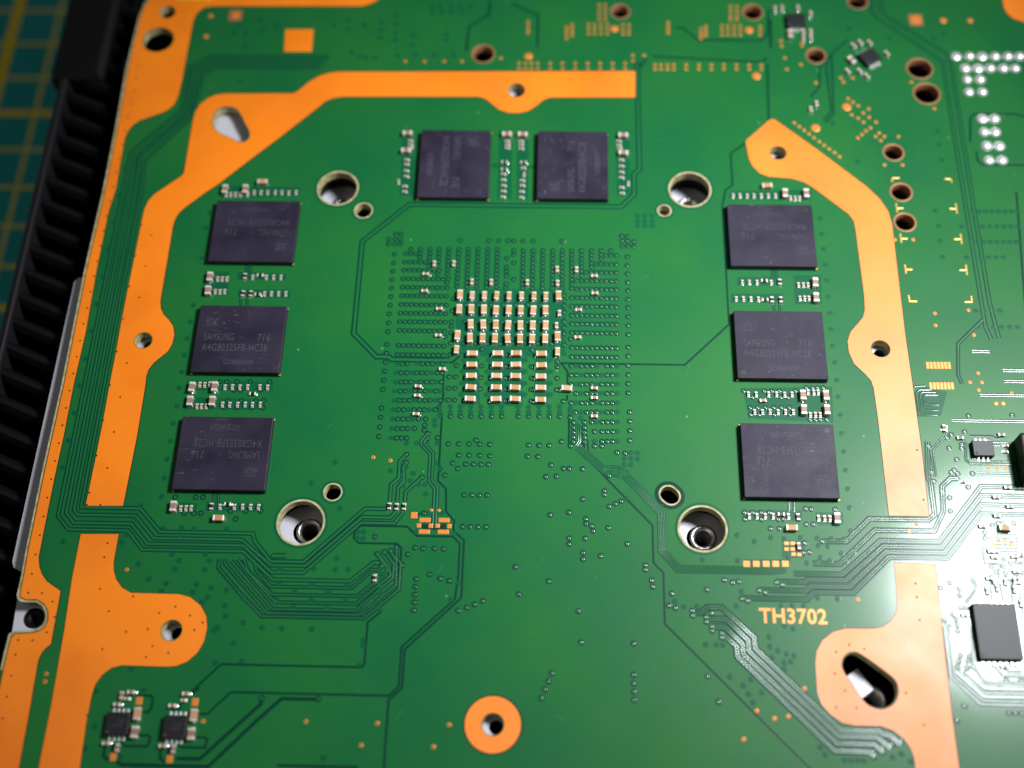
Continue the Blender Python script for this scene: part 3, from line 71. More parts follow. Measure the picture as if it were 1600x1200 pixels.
VIA_COPPER = [[-26.31,-59.2],[-16.41,-59.19],[-18.4,-62.2],[-6.5,-59.18],[-8.48,-62.18],[-19.99,-19.54],[-17.35,-20.02],[35.76,-56.33],[33.75,-60.19],[51.11,-40.29],[42.53,-53.12],[38.1,-57.3],[40.02,-56.97],[60.76,-28.72],[59.56,-29.86],[72.57,-19.57],[73.86,-19.55],[75.12,-19.52],[72.89,-6.57],[77.83,-7.01],[67.85,6.97],[67.68,4.78],[73.24,7.64],[73.48,3.14],[73.2,-3.63],[71.74,-5.26],[73.56,-5.23],[63.04,20.83],[66.02,20.87],[-54.76,-37.99],[-63.66,-53.44],[-63.63,-54.52],[-40.53,-59.48],[1.73,67.02],[1.75,66.07],[1.77,65.12],[1.79,64.37],[8.74,65.76],[8.74,64.89],[8.75,64.06],[8.76,63.12],[9.75,66.33],[9.76,65.46],[9.76,64.63],[9.77,63.81],[12.75,66.48],[13.82,66.49],[14.99,66.5],[16.15,66.51],[12.75,65.42],[13.82,65.43],[14.98,65.44],[16.14,65.45],[12.75,64.29],[13.82,64.3],[14.97,64.31],[16.13,64.32],[14.72,71.16],[15.8,71.17],[14.71,70.01],[15.79,70.02],[14.71,68.86],[15.79,68.87],[14.7,67.71],[15.78,67.72],[18.96,66.42],[20.07,66.43],[18.95,65.29],[20.05,65.3],[18.94,64.27],[20.03,64.28],[0.3,57.3],[1.45,57.31],[2.51,57.32],[3.65,57.33],[5.88,57.35],[8.08,57.38],[10.37,57.4],[12.6,57.42],[14.8,57.44],[17.02,57.47],[19.25,57.49],[0.33,56.09],[1.47,56.1],[2.53,56.11],[3.67,56.12],[5.9,56.15],[8.09,56.17],[10.37,56.19],[12.6,56.22],[14.79,56.24],[17.01,56.26],[19.23,56.29],[20.67,59.34],[22.68,59.36],[20.65,58.05],[27.19,67.06],[27.16,66.23],[27.14,65.36],[27.12,64.61],[33.07,65.61],[33.04,64.74],[33.01,64.1],[32.98,63.35],[33.96,66.18],[33.93,65.43],[33.9,64.67],[33.87,64.04],[36.92,66.4],[38.02,66.41],[39.11,66.42],[40.24,66.43],[36.87,65.38],[37.97,65.39],[39.06,65.4],[40.19,65.41],[36.81,64.25],[37.91,64.26],[39,64.27],[40.12,64.28],[38.69,70.99],[39.85,71],[38.63,69.84],[39.79,69.85],[38.57,68.69],[39.73,68.7],[38.52,67.85],[39.68,67.86],[43.78,66.27],[43.72,65.33],[43.66,64.32],[24.57,57.18],[25.62,57.19],[26.76,57.2],[27.9,57.21],[30.11,57.24],[32.36,57.26],[34.58,57.28],[36.79,57.31],[39.03,57.33],[41.3,57.35],[43.43,57.37],[24.54,56.2],[25.59,56.21],[26.73,56.22],[27.87,56.23],[30.08,56.25],[32.32,56.28],[34.53,56.3],[36.74,56.32],[38.98,56.35],[41.25,56.37],[43.37,56.39],[-20.1,57.53],[-16.65,57.56],[-13.14,57.6],[-9.9,57.63],[-2.97,58.44],[47.73,58.99],[47.89,56.44],[50.46,57.52],[52.81,53.43],[69.55,53.79],[72.83,47.96],[62.93,35.86],[65.96,35.89],[65.94,41.85],[48.32,44.59],[49.14,43.81],[49.91,43.06],[50.69,42.25],[51.48,41.44],[52.31,40.63],[53.07,39.86],[53.87,39.09],[54.7,38.33],[55.5,37.5],[58.1,50.01],[58.86,49.24],[59.7,48.44],[61.43,47.76],[60.43,46.88],[61.35,45.92],[58.4,46.47],[59.43,45.72],[60.29,44.87],[62.44,44.93],[61.35,43.67],[60.51,42.98],[59.75,42.22],[59,41.46],[62.74,42.59],[63.54,41.85],[62.04,41.84],[62.85,40.99],[47.3,62.93],[47.36,61.75],[51.06,62.71],[50.99,61.86],[57.26,54.62],[57.65,53.66],[59.36,54.58]]
VIA_PIT = [[59.57,-37.73],[59.52,-39.74],[59.53,-43.08],[49.25,-46.85],[51.32,-47.4],[47.33,-47.92],[46.88,-50.96],[48.06,-53.28],[46.68,-55.63],[49.42,-55.59],[56.42,-53.44],[58.38,-57.74],[-68.31,26.63],[-68.34,23.64],[-68.37,20.69],[-68.39,17.69],[-68.4,14.72],[-68.41,11.79],[-68.44,8.81],[-68.48,5.8],[-68.52,2.83],[-68.53,-0.21],[-68.54,-3.13],[-68.55,-6.12],[-62.17,21.96],[-62.2,15.81],[-62.28,9.96],[-62.26,3.88],[-62.29,-2.1],[-60.16,19.86],[-60.2,13.82],[-60.25,7.88],[-60.34,-4.13],[-68.58,-9.13],[-68.57,-12.12],[-68.59,-15.08],[-68.59,-18.1],[-68.59,-21.08],[-68.61,-24.05],[-68.62,-27.05],[-68.6,-30.01],[-68.59,-32.97],[-68.61,-36],[-68.6,-38.93],[-62.35,-8.07],[-62.39,-14.12],[-62.39,-20.06],[-62.41,-26.13],[-62.43,-28.05],[-60.4,-28.01],[-60.39,-10.1],[-60.38,-16.07],[-60.37,-22.06],[-58.28,-34.01],[-58.38,-36.18],[-68.55,-41.77],[-66.55,-41.78],[-64.76,-43],[-64.02,-45.28],[-64.73,-47.51],[-66.54,-48.73],[-68.58,-48.71],[-68.56,-50.82],[-68.56,-53.8],[-68.56,-56.75],[-68.52,-59.72],[-58.18,-40.96],[-53.16,-41.98],[-56.32,-44.25],[-48.99,-44.35],[-46.77,-43.38],[-44.49,-44.65],[-42.51,-45.64],[-50.28,-46.74],[-53.3,-47.2],[-43.55,-46.73],[-56.29,-49.75],[-49.23,-49.17],[-49.88,-50.76],[-46.81,-50.08],[-56.81,-59.02],[-68.09,56.22],[-68.14,53.29],[-68.11,50.29],[-68.09,47.35],[-68.18,44.42],[-68.17,41.48],[-68.19,38.51],[-68.19,35.55],[-68.25,32.58],[-68.26,29.59],[62.25,-16.82],[62.25,-24.86]]
MARKS = [[[64.01,28.03],[64.02,26.17]],[[64.01,27.06],[65.1,27.08]],[[64.03,22],[64.04,20.19]],[[64.03,21.06],[65.1,21.08]],[[64.12,16.03],[64.12,14.27]],[[64.12,15.12],[65.18,15.14]],[[73.9,28.13],[73.84,26.08]],[[72.76,27.09],[73.82,27.1]],[[73.9,22.11],[73.84,20.11]],[[72.77,21.09],[73.82,21.11]],[[73.95,16.12],[73.9,14.18]],[[72.84,15.13],[73.87,15.14]],[[64.05,10.25],[64.1,9.15]],[[64.05,9.15],[65.25,9.17]],[[74.03,10.25],[74,9.13]],[[72.87,9.17],[74.09,9.19]],[[63.84,32.31],[63.88,33.13]],[[63.88,33.13],[65.12,33.24]],[[72.74,33.14],[73.8,33.09]],[[73.8,33.09],[73.75,32.3]]]
TRACES = [[[[21.42,58.06],[21.39,44.52],[21.39,34.33],[20.4,33.39],[20.4,29.19],[18.12,26.69],[-2.27,26.68],[-17.37,26.68],[-24.77,19.23],[-24.77,1.81],[-20.82,-2.32],[-18.84,-2.32],[-18.35,-2.76],[-9.24,-2.76]],0.85,1,0.42],[[[-9.12,-3.22],[-8.72,-3.1],[-7.56,-1.94]],0.28,0,0],[[[8.22,-2.97],[27.77,-2.97],[35.05,4.4],[35.08,14.78],[35.08,27.06],[35.79,30.3],[37.01,31.36],[37.01,37.87],[39.59,40.07]],0.24,0,0],[[[8.42,-3.04],[9.39,-4.38],[9.39,-6.61]],0.23,0,0],[[[-10,-4.48],[-10,-6.94],[-9.84,-9.78],[-10.61,-10.94],[-10.61,-11.59],[-9.91,-12.24],[-9.91,-20.72],[-9.44,-21.24],[-9.94,-21.92],[-9.94,-23.17],[-8.66,-24.49],[-8.48,-28.05],[-7.2,-29.53],[-7.2,-31.13],[-5.61,-32.49],[-5.61,-41.2],[-13.31,-48.89],[-13.31,-54.29],[-15.09,-56.01],[-15.09,-67.63]],0.23,0,0],[[[-14.75,-35.96],[-14.75,-33.86],[-15.39,-33.24],[-21.14,-33.24],[-21.88,-32.52],[-21.88,-31.42],[-20.98,-30.54],[-14.14,-30.54],[-12.63,-31.96],[-7.29,-31.96],[-6.21,-32.99],[-6.21,-37.96],[-6.52,-41.41],[-13.78,-48.54],[-13.78,-54.08],[-15.09,-55.41],[-33.67,-55.4],[-37.18,-55.4],[-40.1,-58.46],[-41.34,-58.46]],0.22,0,0],[[[-17.08,-43.51],[-18.84,-45.09],[-18.84,-51.05],[-19.19,-51.53],[-34.13,-51.53],[-39.04,-51.53],[-42.99,-55.67]],0.22,0,0],[[[-24.99,-56.14],[-30,-56.14],[-33.21,-59.31],[-39.05,-65.53],[-50.97,-65.53],[-51.77,-65.06]],0.39,0,0],[[[-32.82,-56.14],[-32.82,-56.94],[-40.32,-64.53],[-43.57,-64.53]],0.39,0,0],[[[-29.7,-65.13],[-18.55,-65.13]],0.28,0,0],[[[-16.98,-26.69],[-16.98,-23.92],[-15.93,-22.87],[-15.93,-20.05],[-15.07,-19.08]],0.57,1,0.3],[[[-15.88,-26.67],[-15.88,-24.31],[-15.08,-23.37],[-15.33,-21.09],[-14.98,-20.45]],0.57,1,0.29],[[[-14.73,-26.65],[-14.73,-25.11],[-12.56,-22.8]],0.57,1,0.29],[[[-17.37,-27.85],[-20.56,-27.85],[-28.97,-36.3],[-33.77,-36.3],[-36.48,-33.3],[-36.91,-32.08],[-50.76,-32.08],[-54.3,-28.47],[-63.25,-28.47],[-63.28,-7.86],[-63.3,13.31],[-63.3,28.6],[-63.73,34.99],[-56.87,44.72],[-56.14,54.19],[-54.02,55.77],[-35.33,55.77]],0.6,1,0.31],[[[-15.91,-28.19],[-16.65,-29.19],[-20.9,-29.19],[-28.63,-36.88],[-33.71,-36.88],[-38.42,-33.08],[-51.55,-33.08],[-54.79,-29.64],[-63.47,-29.64],[-64.23,-28.93],[-64.27,-7.88],[-64.29,13.3],[-64.29,28.58],[-64.72,35.66],[-57.52,45.28],[-57.05,54.91],[-54.37,56.65],[-34.84,56.65]],0.6,1,0.31],[[[-14.8,-28.27],[-16.07,-30.08],[-21.02,-30.08],[-28.8,-37.94],[-33.49,-37.94],[-38.12,-33.97],[-52.36,-33.97],[-55.24,-30.91],[-63.93,-30.91],[-65.32,-29.35],[-65.3,-7.9],[-65.37,13.28],[-65.4,28.57],[-65.4,36.19],[-58.09,45.7],[-58.09,55.34],[-54.84,57.54],[-34.34,57.54]],0.6,1,0.31],[[[-18.18,-36.18],[-18.65,-36.18],[-21.88,-39.06],[-33.18,-39.06],[-38.01,-34.87],[-52.98,-34.87],[-55.56,-31.98],[-64.49,-31.98],[-66.46,-29.88],[-66.41,-7.92],[-66.41,13.26],[-66.42,28.56],[-66.42,36.86],[-58.92,46.25],[-58.92,55.91],[-55.31,58.42],[-33.84,58.42]],0.6,1,0.31],[[[-17.39,-36.74],[-17.92,-37.27],[-18.7,-37.27],[-21.6,-40.1],[-33.34,-40.1],[-35.77,-37.7],[-35.96,-36.93]],0.51,1,0.2],[[[-18.42,-39.27],[-20.72,-41.28],[-32.96,-41.28],[-36.87,-37.92],[-37.76,-36.08]],0.51,1,0.2],[[[-18.18,-34.91],[-16.4,-36.82],[-16.08,-38.07],[-20.76,-42.42],[-32.43,-42.42],[-37.28,-37.63],[-38.71,-36.01]],0.51,1,0.2],[[[-17.27,-34.5],[-15.71,-36.32],[-15.71,-38.35],[-20.71,-43.43],[-32.69,-43.43],[-39.61,-36.32]],0.51,1,0.2],[[[-16.34,-34.38],[-15.39,-35.83],[-15.19,-39.49],[-20.17,-44],[-33.37,-44],[-40.45,-36.82],[-40.45,-36.04]],0.51,1,0.2],[[[-15.43,-33.77],[-15.43,-35.44],[-14.72,-36.11],[-14.72,-40.15],[-19.4,-44.49],[-34.14,-44.49],[-37.69,-41.2],[-41.35,-37.43],[-41.35,-36.06]],0.55,1,0.2],[[[-17.77,-37.9],[-17.03,-37.9],[-16.59,-37.5],[-16.72,-36.92],[-18.17,-35.1]],0.39,1,0.18],[[[-11.89,-15.73],[-12.61,-16.6],[-12.61,-17.24],[-11.13,-18.8],[-11.13,-23.19],[-10.16,-24.41],[-10.16,-30.19]],1.02,2,0.22],[[[-11.97,-30.37],[-11.02,-30.37]],0.4,0,0],[[[-9.22,-30.32],[-8.37,-30.32]],0.4,0,0],[[[-12.74,-28.64],[-11.99,-28.42]],0.24,0,0],[[[-11.85,-30.79],[-8.25,-30.79]],0.3,0,0],[[[11.07,-17.23],[15.03,-21.09],[18.1,-21.71],[23.42,-27.63],[23.42,-33.58],[25.67,-36.26],[39.06,-36.26],[41.19,-35.93]],1.29,5,0.13],[[[10.57,-13.39],[11.31,-14.02],[11.31,-16.37],[10.87,-17.02]],0.72,2,0.12],[[[11.55,-14.45],[12.14,-15.29],[12.33,-17.84]],0.62,1,0.14],[[[14.84,-21.09],[15.61,-20.6],[17.25,-20.6],[18.48,-21.8]],0.81,3,0.12],[[[9.69,-11.02],[9.69,-17.15],[10,-17.57]],0.25,0,0],[[[9.36,-8.5],[9.36,-9.49]],0.25,0,0],[[[12.53,-18.05],[12.53,-16.35],[12.14,-15.93]],0.25,0,0],[[[11.27,-17.65],[15.78,-22.79],[22.11,-29.66],[22.11,-35.36],[23.52,-36.87],[23.52,-44.42],[37.16,-58.4],[42.79,-64.02]],0.22,0,0],[[[27.55,-42.7],[28.55,-42.7],[29.59,-41.85],[31.64,-41.85],[36,-46.09],[36,-47.64],[47.03,-58.71],[52.33,-58.71],[52.79,-59.18],[53.58,-59.18],[54.9,-60.46]],1.03,2,0.17],[[[29.34,-43.53],[32.23,-43.53],[35.14,-46.57],[35.14,-48.07],[46.67,-59.53],[51.86,-59.53],[53.55,-61]],1.03,2,0.17],[[[30.1,-44.68],[31.95,-44.68],[34.31,-47.04],[34.31,-48.54],[46.31,-60.48],[51.37,-60.48],[52.46,-61.53]],1.02,2,0.17],[[[31.41,-45.73],[31.89,-45.99],[33.47,-47.42],[33.47,-48.87],[45.92,-61.46],[50.58,-61.46],[51.2,-62.07]],1.02,2,0.17],[[[46.98,-31.6],[50.24,-31.6],[53.93,-28],[62.62,-28],[63.61,-27.15],[63.61,-21.88],[63.33,-21.37],[63.95,-15.41]],0.95,2,0.15],[[[45.12,-35.04],[49,-35.04],[54.61,-29.74],[63.21,-29.74],[64.94,-26.62],[65.25,-22.67],[66.64,-21.35],[67.79,-21.35]],0.95,2,0.15],[[[42.24,-36.61],[49.23,-36.61],[55.23,-31.36],[63.75,-31.36],[71.01,-22.57],[81.1,-22.57]],0.94,2,0.15],[[[39.68,-37.84],[43.81,-37.84],[44.29,-37.44],[49.7,-37.44],[55.56,-32.2],[64.03,-32.2],[70.81,-24.02],[80.86,-24.02]],0.94,2,0.15],[[[37.12,-39.15],[43.89,-39.15],[44.58,-38.44],[50.07,-38.44],[55.88,-33.03],[64.3,-33.03],[70.61,-25.46],[80.62,-25.46]],0.93,2,0.15],[[[34.67,-40.41],[43.88,-40.41],[44.87,-39.33],[50.53,-39.33],[56.2,-33.85],[64.58,-33.85],[70.41,-26.89],[80.39,-26.89]],0.93,2,0.15],[[[77.09,-3.09],[84.28,-3.09]],0.68,2,0.17],[[[77,-4.98],[83.97,-4.98]],0.67,2,0.17],[[[72.93,-7.44],[83.57,-7.44]],0.67,2,0.16],[[[68.06,-11.83],[82.86,-11.83]],0.66,2,0.16],[[[70.72,-20.54],[81.43,-20.54]],0.65,2,0.16],[[[72.81,0.21],[75.5,0.21]],0.63,2,0.17],[[[70.44,-14.31],[73.81,-14.31],[74.33,-14.64],[75.01,-14.64]],0.26,0,0],[[[73.74,-15.37],[76.05,-15.37]],0.3,1,0.14],[[[73.57,-15.91],[74.72,-15.91]],0.3,1,0.14],[[[69.73,-15.31],[69.33,-18.26],[69.9,-18.96],[77.13,-18.96]],0.34,1,0.15],[[[70.22,-18.07],[71.35,-18.07],[71.67,-18.55],[77.19,-18.55]],0.3,1,0.14],[[[71.59,-14.99],[73.71,-14.99]],0.3,1,0.14],[[[66.84,-13.88],[66.66,-14.52],[64.43,-16.78],[64.43,-21.15]],0.61,2,0.13],[[[65.6,-6.66],[63.83,-6.66],[63.26,-7.23],[63.26,-10.97],[66.04,-10.97]],0.37,1,0.16],[[[66.24,-7.09],[64.18,-7.09],[63.82,-7.55],[63.82,-10.15],[66.25,-10.15]],0.37,1,0.16],[[[66.57,-7.55],[64.61,-7.55],[64.39,-7.98],[64.39,-9.22],[66.46,-9.22]],0.37,1,0.16],[[[63.11,-6.13],[64.8,-5.99]],0.31,1,0.15],[[[63.45,-43.39],[62.82,-44.14],[62.82,-51.01],[66.47,-54.77],[75.82,-54.77]],0.39,1,0.19],[[[63.95,-43.65],[63.43,-44.31],[63.43,-50.99],[66.84,-54.27],[75.9,-54.27]],0.39,1,0.19],[[[63.79,-50.36],[63.99,-50.8],[67,-53.76],[75.99,-53.76]],0.46,1,0.26],[[[65.02,-50.33],[65.25,-50.6],[67.25,-52.62],[76.18,-52.62]],0.46,1,0.26],[[[66.53,-43.78],[66.18,-49.64],[67.55,-51.73],[76.32,-51.73]],0.37,1,0.17],[[[68.42,-49.41],[69.03,-49.41],[70.07,-50.77],[76.47,-50.77]],0.37,1,0.17],[[[69.48,-48.72],[70.86,-50.16],[72.79,-50.16]],0.33,1,0.15],[[[70.81,-48.69],[71.5,-49.42],[72.46,-49.42]],0.34,1,0.15],[[[67.68,-36.64],[68.19,-38.24]],0.86,3,0.13],[[[68.07,-38.43],[66.25,-40.54]],0.67,3,0.11],[[[71.72,-30.1],[75.42,-30.1]],0.25,1,0.13],[[[71.69,-30.61],[75.35,-30.61]],0.25,1,0.13],[[[71.67,-31.12],[75.27,-31.12]],0.25,1,0.13],[[[71.64,-31.63],[75.19,-31.63]],0.25,1,0.13],[[[71.61,-32.14],[75.11,-32.14]],0.25,1,0.13],[[[71.58,-32.65],[75.03,-32.65]],0.25,1,0.13],[[[70.66,-32.34],[69.87,-32.34],[69.87,-34.48],[72.72,-34.62]],0.29,1,0.14],[[[71.48,-36.84],[72.01,-34.44]],0.29,1,0.13],[[[70.32,-36.68],[70.06,-40.37]],0.25,1,0.11],[[[71.63,-37.51],[71.63,-40.33]],0.25,1,0.11],[[[73.12,-36.81],[72.96,-40.31]],0.25,1,0.11],[[[74.22,-38.68],[74.22,-41.96]],0.29,1,0.13],[[[64.59,74.61],[64.32,69.68],[65,68.47],[75.67,58.47],[75.61,57.02],[75.51,38.35],[75.49,26.58],[75.48,9.39],[75.48,4.71],[76.11,2.41]],0.62,1,0.34],[[[66.1,74.63],[65.88,70.31],[66.57,69.1],[76.79,59.94],[76.96,57.32],[76.83,38.36],[76.76,26.6],[76.76,9.4],[77.01,5.89],[77.34,2.66]],0.62,1,0.34],[[[55.34,59.43],[54.93,56.95],[54.93,47.13],[53.46,45.17]],0.21,0,0],[[[56.06,59.88],[55.35,46.58],[53.74,44.62]],0.21,0,0],[[[59.33,63.31],[56.19,60.03],[53.78,56.94],[53.29,52.47],[51.54,50.18]],0.21,0,0],[[[75.19,5.86],[70.79,1.52],[70.08,-3.9],[70.45,-5.56]],0.52,1,0.21],[[[78.03,40.81],[78.74,46.01],[79.62,46.9],[86.44,46.9],[92.2,45.34]],0.28,0,0],[[[78.76,38.93],[78.76,36.79],[79.52,36.06],[88.55,36.06]],0.27,0,0],[[[3.52,69.14],[3.52,60.83]],0.27,0,0],[[[-1.3,71.41],[3.22,68.68]],0.27,0,0],[[[28.46,65.87],[29.73,65.87],[32.39,62.96],[43.86,62.96],[44.97,64.22],[45.6,70.28]],0.27,0,0],[[[-5.4,72.15],[-5.4,68.75],[-8.97,65.67],[-9.31,59.96]],0.3,0,0],[[[24.24,59.12],[43.55,58],[44.64,59.03]],0.26,0,0],[[[21.91,56.61],[23.09,58.52]],0.29,0,0],[[[44.55,57.57],[43.94,44.78]],0.26,0,0],[[[45.8,67.99],[45.35,61.25]],0.36,0,0],[[[84.28,30.56],[82.31,8.32],[80.81,-7.58]],0.28,0,0],[[[-42.93,14.6],[-42.7,12.64]],0.38,1,0.16],[[[-43.57,14.59],[-43.33,12.63]],0.38,1,0.16],[[[-43.71,8.01],[-43.5,6.34]],0.37,1,0.15],[[[-42.66,8.03],[-42.49,6.6]],0.37,1,0.15],[[[-43.6,-25.56],[-43.36,-27.4]],0.35,1,0.14],[[[-42.93,-25.55],[-42.68,-27.39]],0.35,1,0.14],[[[42.57,15.01],[42.57,13.19]],0.37,1,0.15],[[[43.19,15.02],[43.19,13.2]],0.37,1,0.15],[[[42.35,8.64],[42.35,6.75]],0.37,1,0.15],[[[43.34,8.65],[43.21,6.76]],0.37,1,0.15],[[[42.42,-25.34],[42.28,-27.16]],0.34,1,0.14],[[[43.17,-25.33],[43.04,-27.15]],0.34,1,0.14],[[[-3.84,34.82],[-2.53,34.82]],0.46,1,0.18],[[[2.51,34.63],[3.82,34.63]],0.46,1,0.18],[[[-50.39,-56.16],[-48.32,-56.16],[-48.02,-56.49],[-48.02,-57.9],[-48.34,-58.4],[-49.22,-58.4]],0.25,0,0],[[[-49.25,-61.56],[-47.83,-61.56],[-47.53,-61.8],[-47.7,-62.92],[-48.12,-63.05],[-50.79,-63.05],[-51.39,-62.58]],0.24,0,0],[[[-42.62,-55.75],[-41.67,-54.84]],0.25,0,0],[[[-41.25,-61.64],[-40.01,-61.64],[-39.62,-61.88],[-39.82,-63.03],[-42.99,-63.03],[-43.59,-62.65]],0.24,0,0],[[[-52.74,-57.74],[-52.53,-58.44]],0.28,0,0],[[[-52.11,-58.34],[-52.11,-57.2]],0.28,0,0],[[[-44.92,-57.83],[-44.74,-58.44]],0.28,0,0],[[[-44.32,-58.25],[-43.88,-57.01]],0.28,0,0],[[[-53.71,-63.06],[-53.54,-64.5],[-53.03,-64.92],[-52.53,-64.74]],0.32,0,0],[[[-45.9,-63.13],[-45.77,-64.58],[-45.18,-64.99],[-44.68,-64.81]],0.31,0,0],[[[-52.75,-61.92],[-52.49,-63.97]],0.28,0,0],[[[-44.91,-62.08],[-44.78,-64.13]],0.28,0,0],[[[-33.68,-35.44],[-31.61,-35.44]],0.69,1,0.4]]
PATCHES = [[[-8.83,10.23],[8.92,10.51],[9.1,-0.75],[9.31,-1.66],[7.5,-1.92],[-8.27,-1.95]],[[-7.05,-1.93],[-4.64,-1.55],[-4.1,-10.38],[-6.87,-10.65]],[[-3.11,-1.87],[2.44,-1.43],[2.55,-10.49],[-2.9,-10.58]],[[4.27,-1.74],[6.49,-1.71],[6.5,-10.42],[4.23,-10.46]],[[-49.85,30.09],[-36.13,29.88],[-36.28,28.17],[-49.74,27.6]],[[-50.24,12.89],[-46.22,12.95],[-45.86,8.46],[-50.25,8.39]],[[-44.85,12.97],[-36.69,12.73],[-36.77,11.51],[-44.77,11.51]],[[-44.33,9.69],[-35.73,9.7],[-35.67,8.14],[-44.26,8.24]],[[-50.35,-6.97],[-36.68,-7.07],[-36.6,-8.63],[-50.3,-8.76]],[[-50.34,-9.87],[-37.63,-10.2],[-37.54,-11.85],[-50.22,-12.07]],[[-50.13,-27.33],[-45.86,-27.45],[-45.83,-29.08],[-50.05,-29.16]],[[-44.55,-27.12],[-35.84,-27.36],[-35.79,-28.68],[-44.44,-28.65]],[[-19.6,42.37],[-17.48,42.4],[-16.94,28.43],[-19.22,28.4]],[[-2.76,42.43],[-0.54,42.46],[-0.26,28],[-2.64,27.97]],[[0.35,42.47],[2.35,42.49],[2.54,27.91],[0.6,27.88]],[[17.43,42.54],[19.76,42.56],[19.66,29.05],[17.51,29.02]],[[36.45,30.05],[50.2,30.62],[50.01,28.29],[36.37,28.49]],[[36.83,13.22],[44.08,13.46],[43.96,11.76],[36.75,11.65]],[[35.63,10.08],[44.06,10.21],[43.94,8.54],[35.55,8.41]],[[45.96,13.73],[50.4,13.79],[50.05,8.4],[45.76,8.33]],[[36.54,-6.92],[50.4,-6.35],[50.06,-12.47],[46.18,-12.32],[37.23,-12.05]],[[35.42,-26.99],[44.19,-26.82],[44.07,-28.43],[35.33,-28.7]],[[46.14,-27.09],[50.19,-27.01],[50.1,-29.01],[46.17,-29.08]],[[-13.92,-28.05],[-12.58,-28.03],[-12.5,-29.44],[-13.83,-29.46]],[[-12.85,-29.9],[-7.35,-29.79],[-7.3,-30.79],[-12.79,-30.89]],[[35,-34.61],[41.76,-34.47],[41.66,-35.83],[34.92,-35.97]],[[40.94,-31.56],[44.11,-31.5],[44.08,-34.23],[40.75,-34.3]],[[63.63,-5.9],[68.02,-6.93],[66.51,-11.09],[63.6,-11.15]]]
CHIPS = {"L1": [-42.7,20.33],"L2": [-42.7,0],"L3": [-42.7,-19.7],"R1": [42.7,20.72],"R2": [42.7,0.35],"R3": [42.7,-19.32],"T1": [-10.1,34.46],"T2": [10,34.46]}


# ------------------------------------------------------------------ materials
MATS = {}
def mat(name, col, rough=0.5, metal=0.0, spec=0.5, coat=0.0, coat_rough=0.1):
    m = bpy.data.materials.new(name)
    m.use_nodes = True
    b = m.node_tree.nodes["Principled BSDF"]
    b.inputs["Base Color"].default_value = (*col, 1)
    b.inputs["Roughness"].default_value = rough
    b.inputs["Metallic"].default_value = metal
    b.inputs["Specular IOR Level"].default_value = spec
    b.inputs["Coat Weight"].default_value = coat
    b.inputs["Coat Roughness"].default_value = coat_rough
    MATS[name] = m
    return m
def nodes(m):
    t = m.node_tree
    return t.nodes, t.links, t.nodes["Principled BSDF"]
def noise(m, scale, detail=3.0, rough=0.5):
    n, l, b = nodes(m)
    tc = n.new("ShaderNodeTexCoord")
    x = n.new("ShaderNodeTexNoise")
    x.inputs["Scale"].default_value = scale
    x.inputs["Detail"].default_value = detail
    x.inputs["Roughness"].default_value = rough
    l.new(tc.outputs["Object"], x.inputs["Vector"])
    return x
def ramp(m, src, stops):
    n, l, b = nodes(m)
    r = n.new("ShaderNodeValToRGB")
    e = r.color_ramp.elements
    while len(e) < len(stops): e.new(0.5)
    for k, (p, c) in enumerate(stops):
        e[k].position = p
        e[k].color = (*c, 1) if len(c) == 3 else c
    l.new(src, r.inputs[0])
    return r
def vary(m, scale, c0, c1, detail=3.0, lo=0.35, hi=0.65):
    x = noise(m, scale, detail)
    r = ramp(m, x.outputs["Fac"], [(lo, c0), (hi, c1)])
    m.node_tree.links.new(r.outputs[0], nodes(m)[2].inputs["Base Color"])
    return r
def rough_vary(m, scale, r0, r1):
    x = noise(m, scale, 4.0)
    r = ramp(m, x.outputs["Fac"], [(0.3, (r0,) * 3), (0.7, (r1,) * 3)])
    m.node_tree.links.new(r.outputs[0], nodes(m)[2].inputs["Roughness"])
def bump(m, scale, strength, dist=0.00002, detail=2.0):
    n, l, b = nodes(m)
    x = noise(m, scale, detail)
    bp = n.new("ShaderNodeBump")
    bp.inputs["Strength"].default_value = strength
    bp.inputs["Distance"].default_value = dist
    l.new(x.outputs["Fac"], bp.inputs["Height"])
    l.new(bp.outputs[0], b.inputs["Normal"])

def brushed(m, scale, strength, dist):
    """faint directional waviness left by coating and rolling"""
    n, l, b = nodes(m)
    tc = n.new("ShaderNodeTexCoord"); mp = n.new("ShaderNodeMapping"); mp.inputs["Scale"].default_value = scale
    x = n.new("ShaderNodeTexNoise"); x.inputs["Scale"].default_value = 1.0; x.inputs["Detail"].default_value = 4.0
    bp = n.new("ShaderNodeBump"); bp.inputs["Strength"].default_value = strength; bp.inputs["Distance"].default_value = dist
    l.new(tc.outputs["Object"], mp.inputs[0]); l.new(mp.outputs[0], x.inputs["Vector"]); l.new(x.outputs["Fac"], bp.inputs["Height"]); l.new(bp.outputs[0], b.inputs["Normal"])

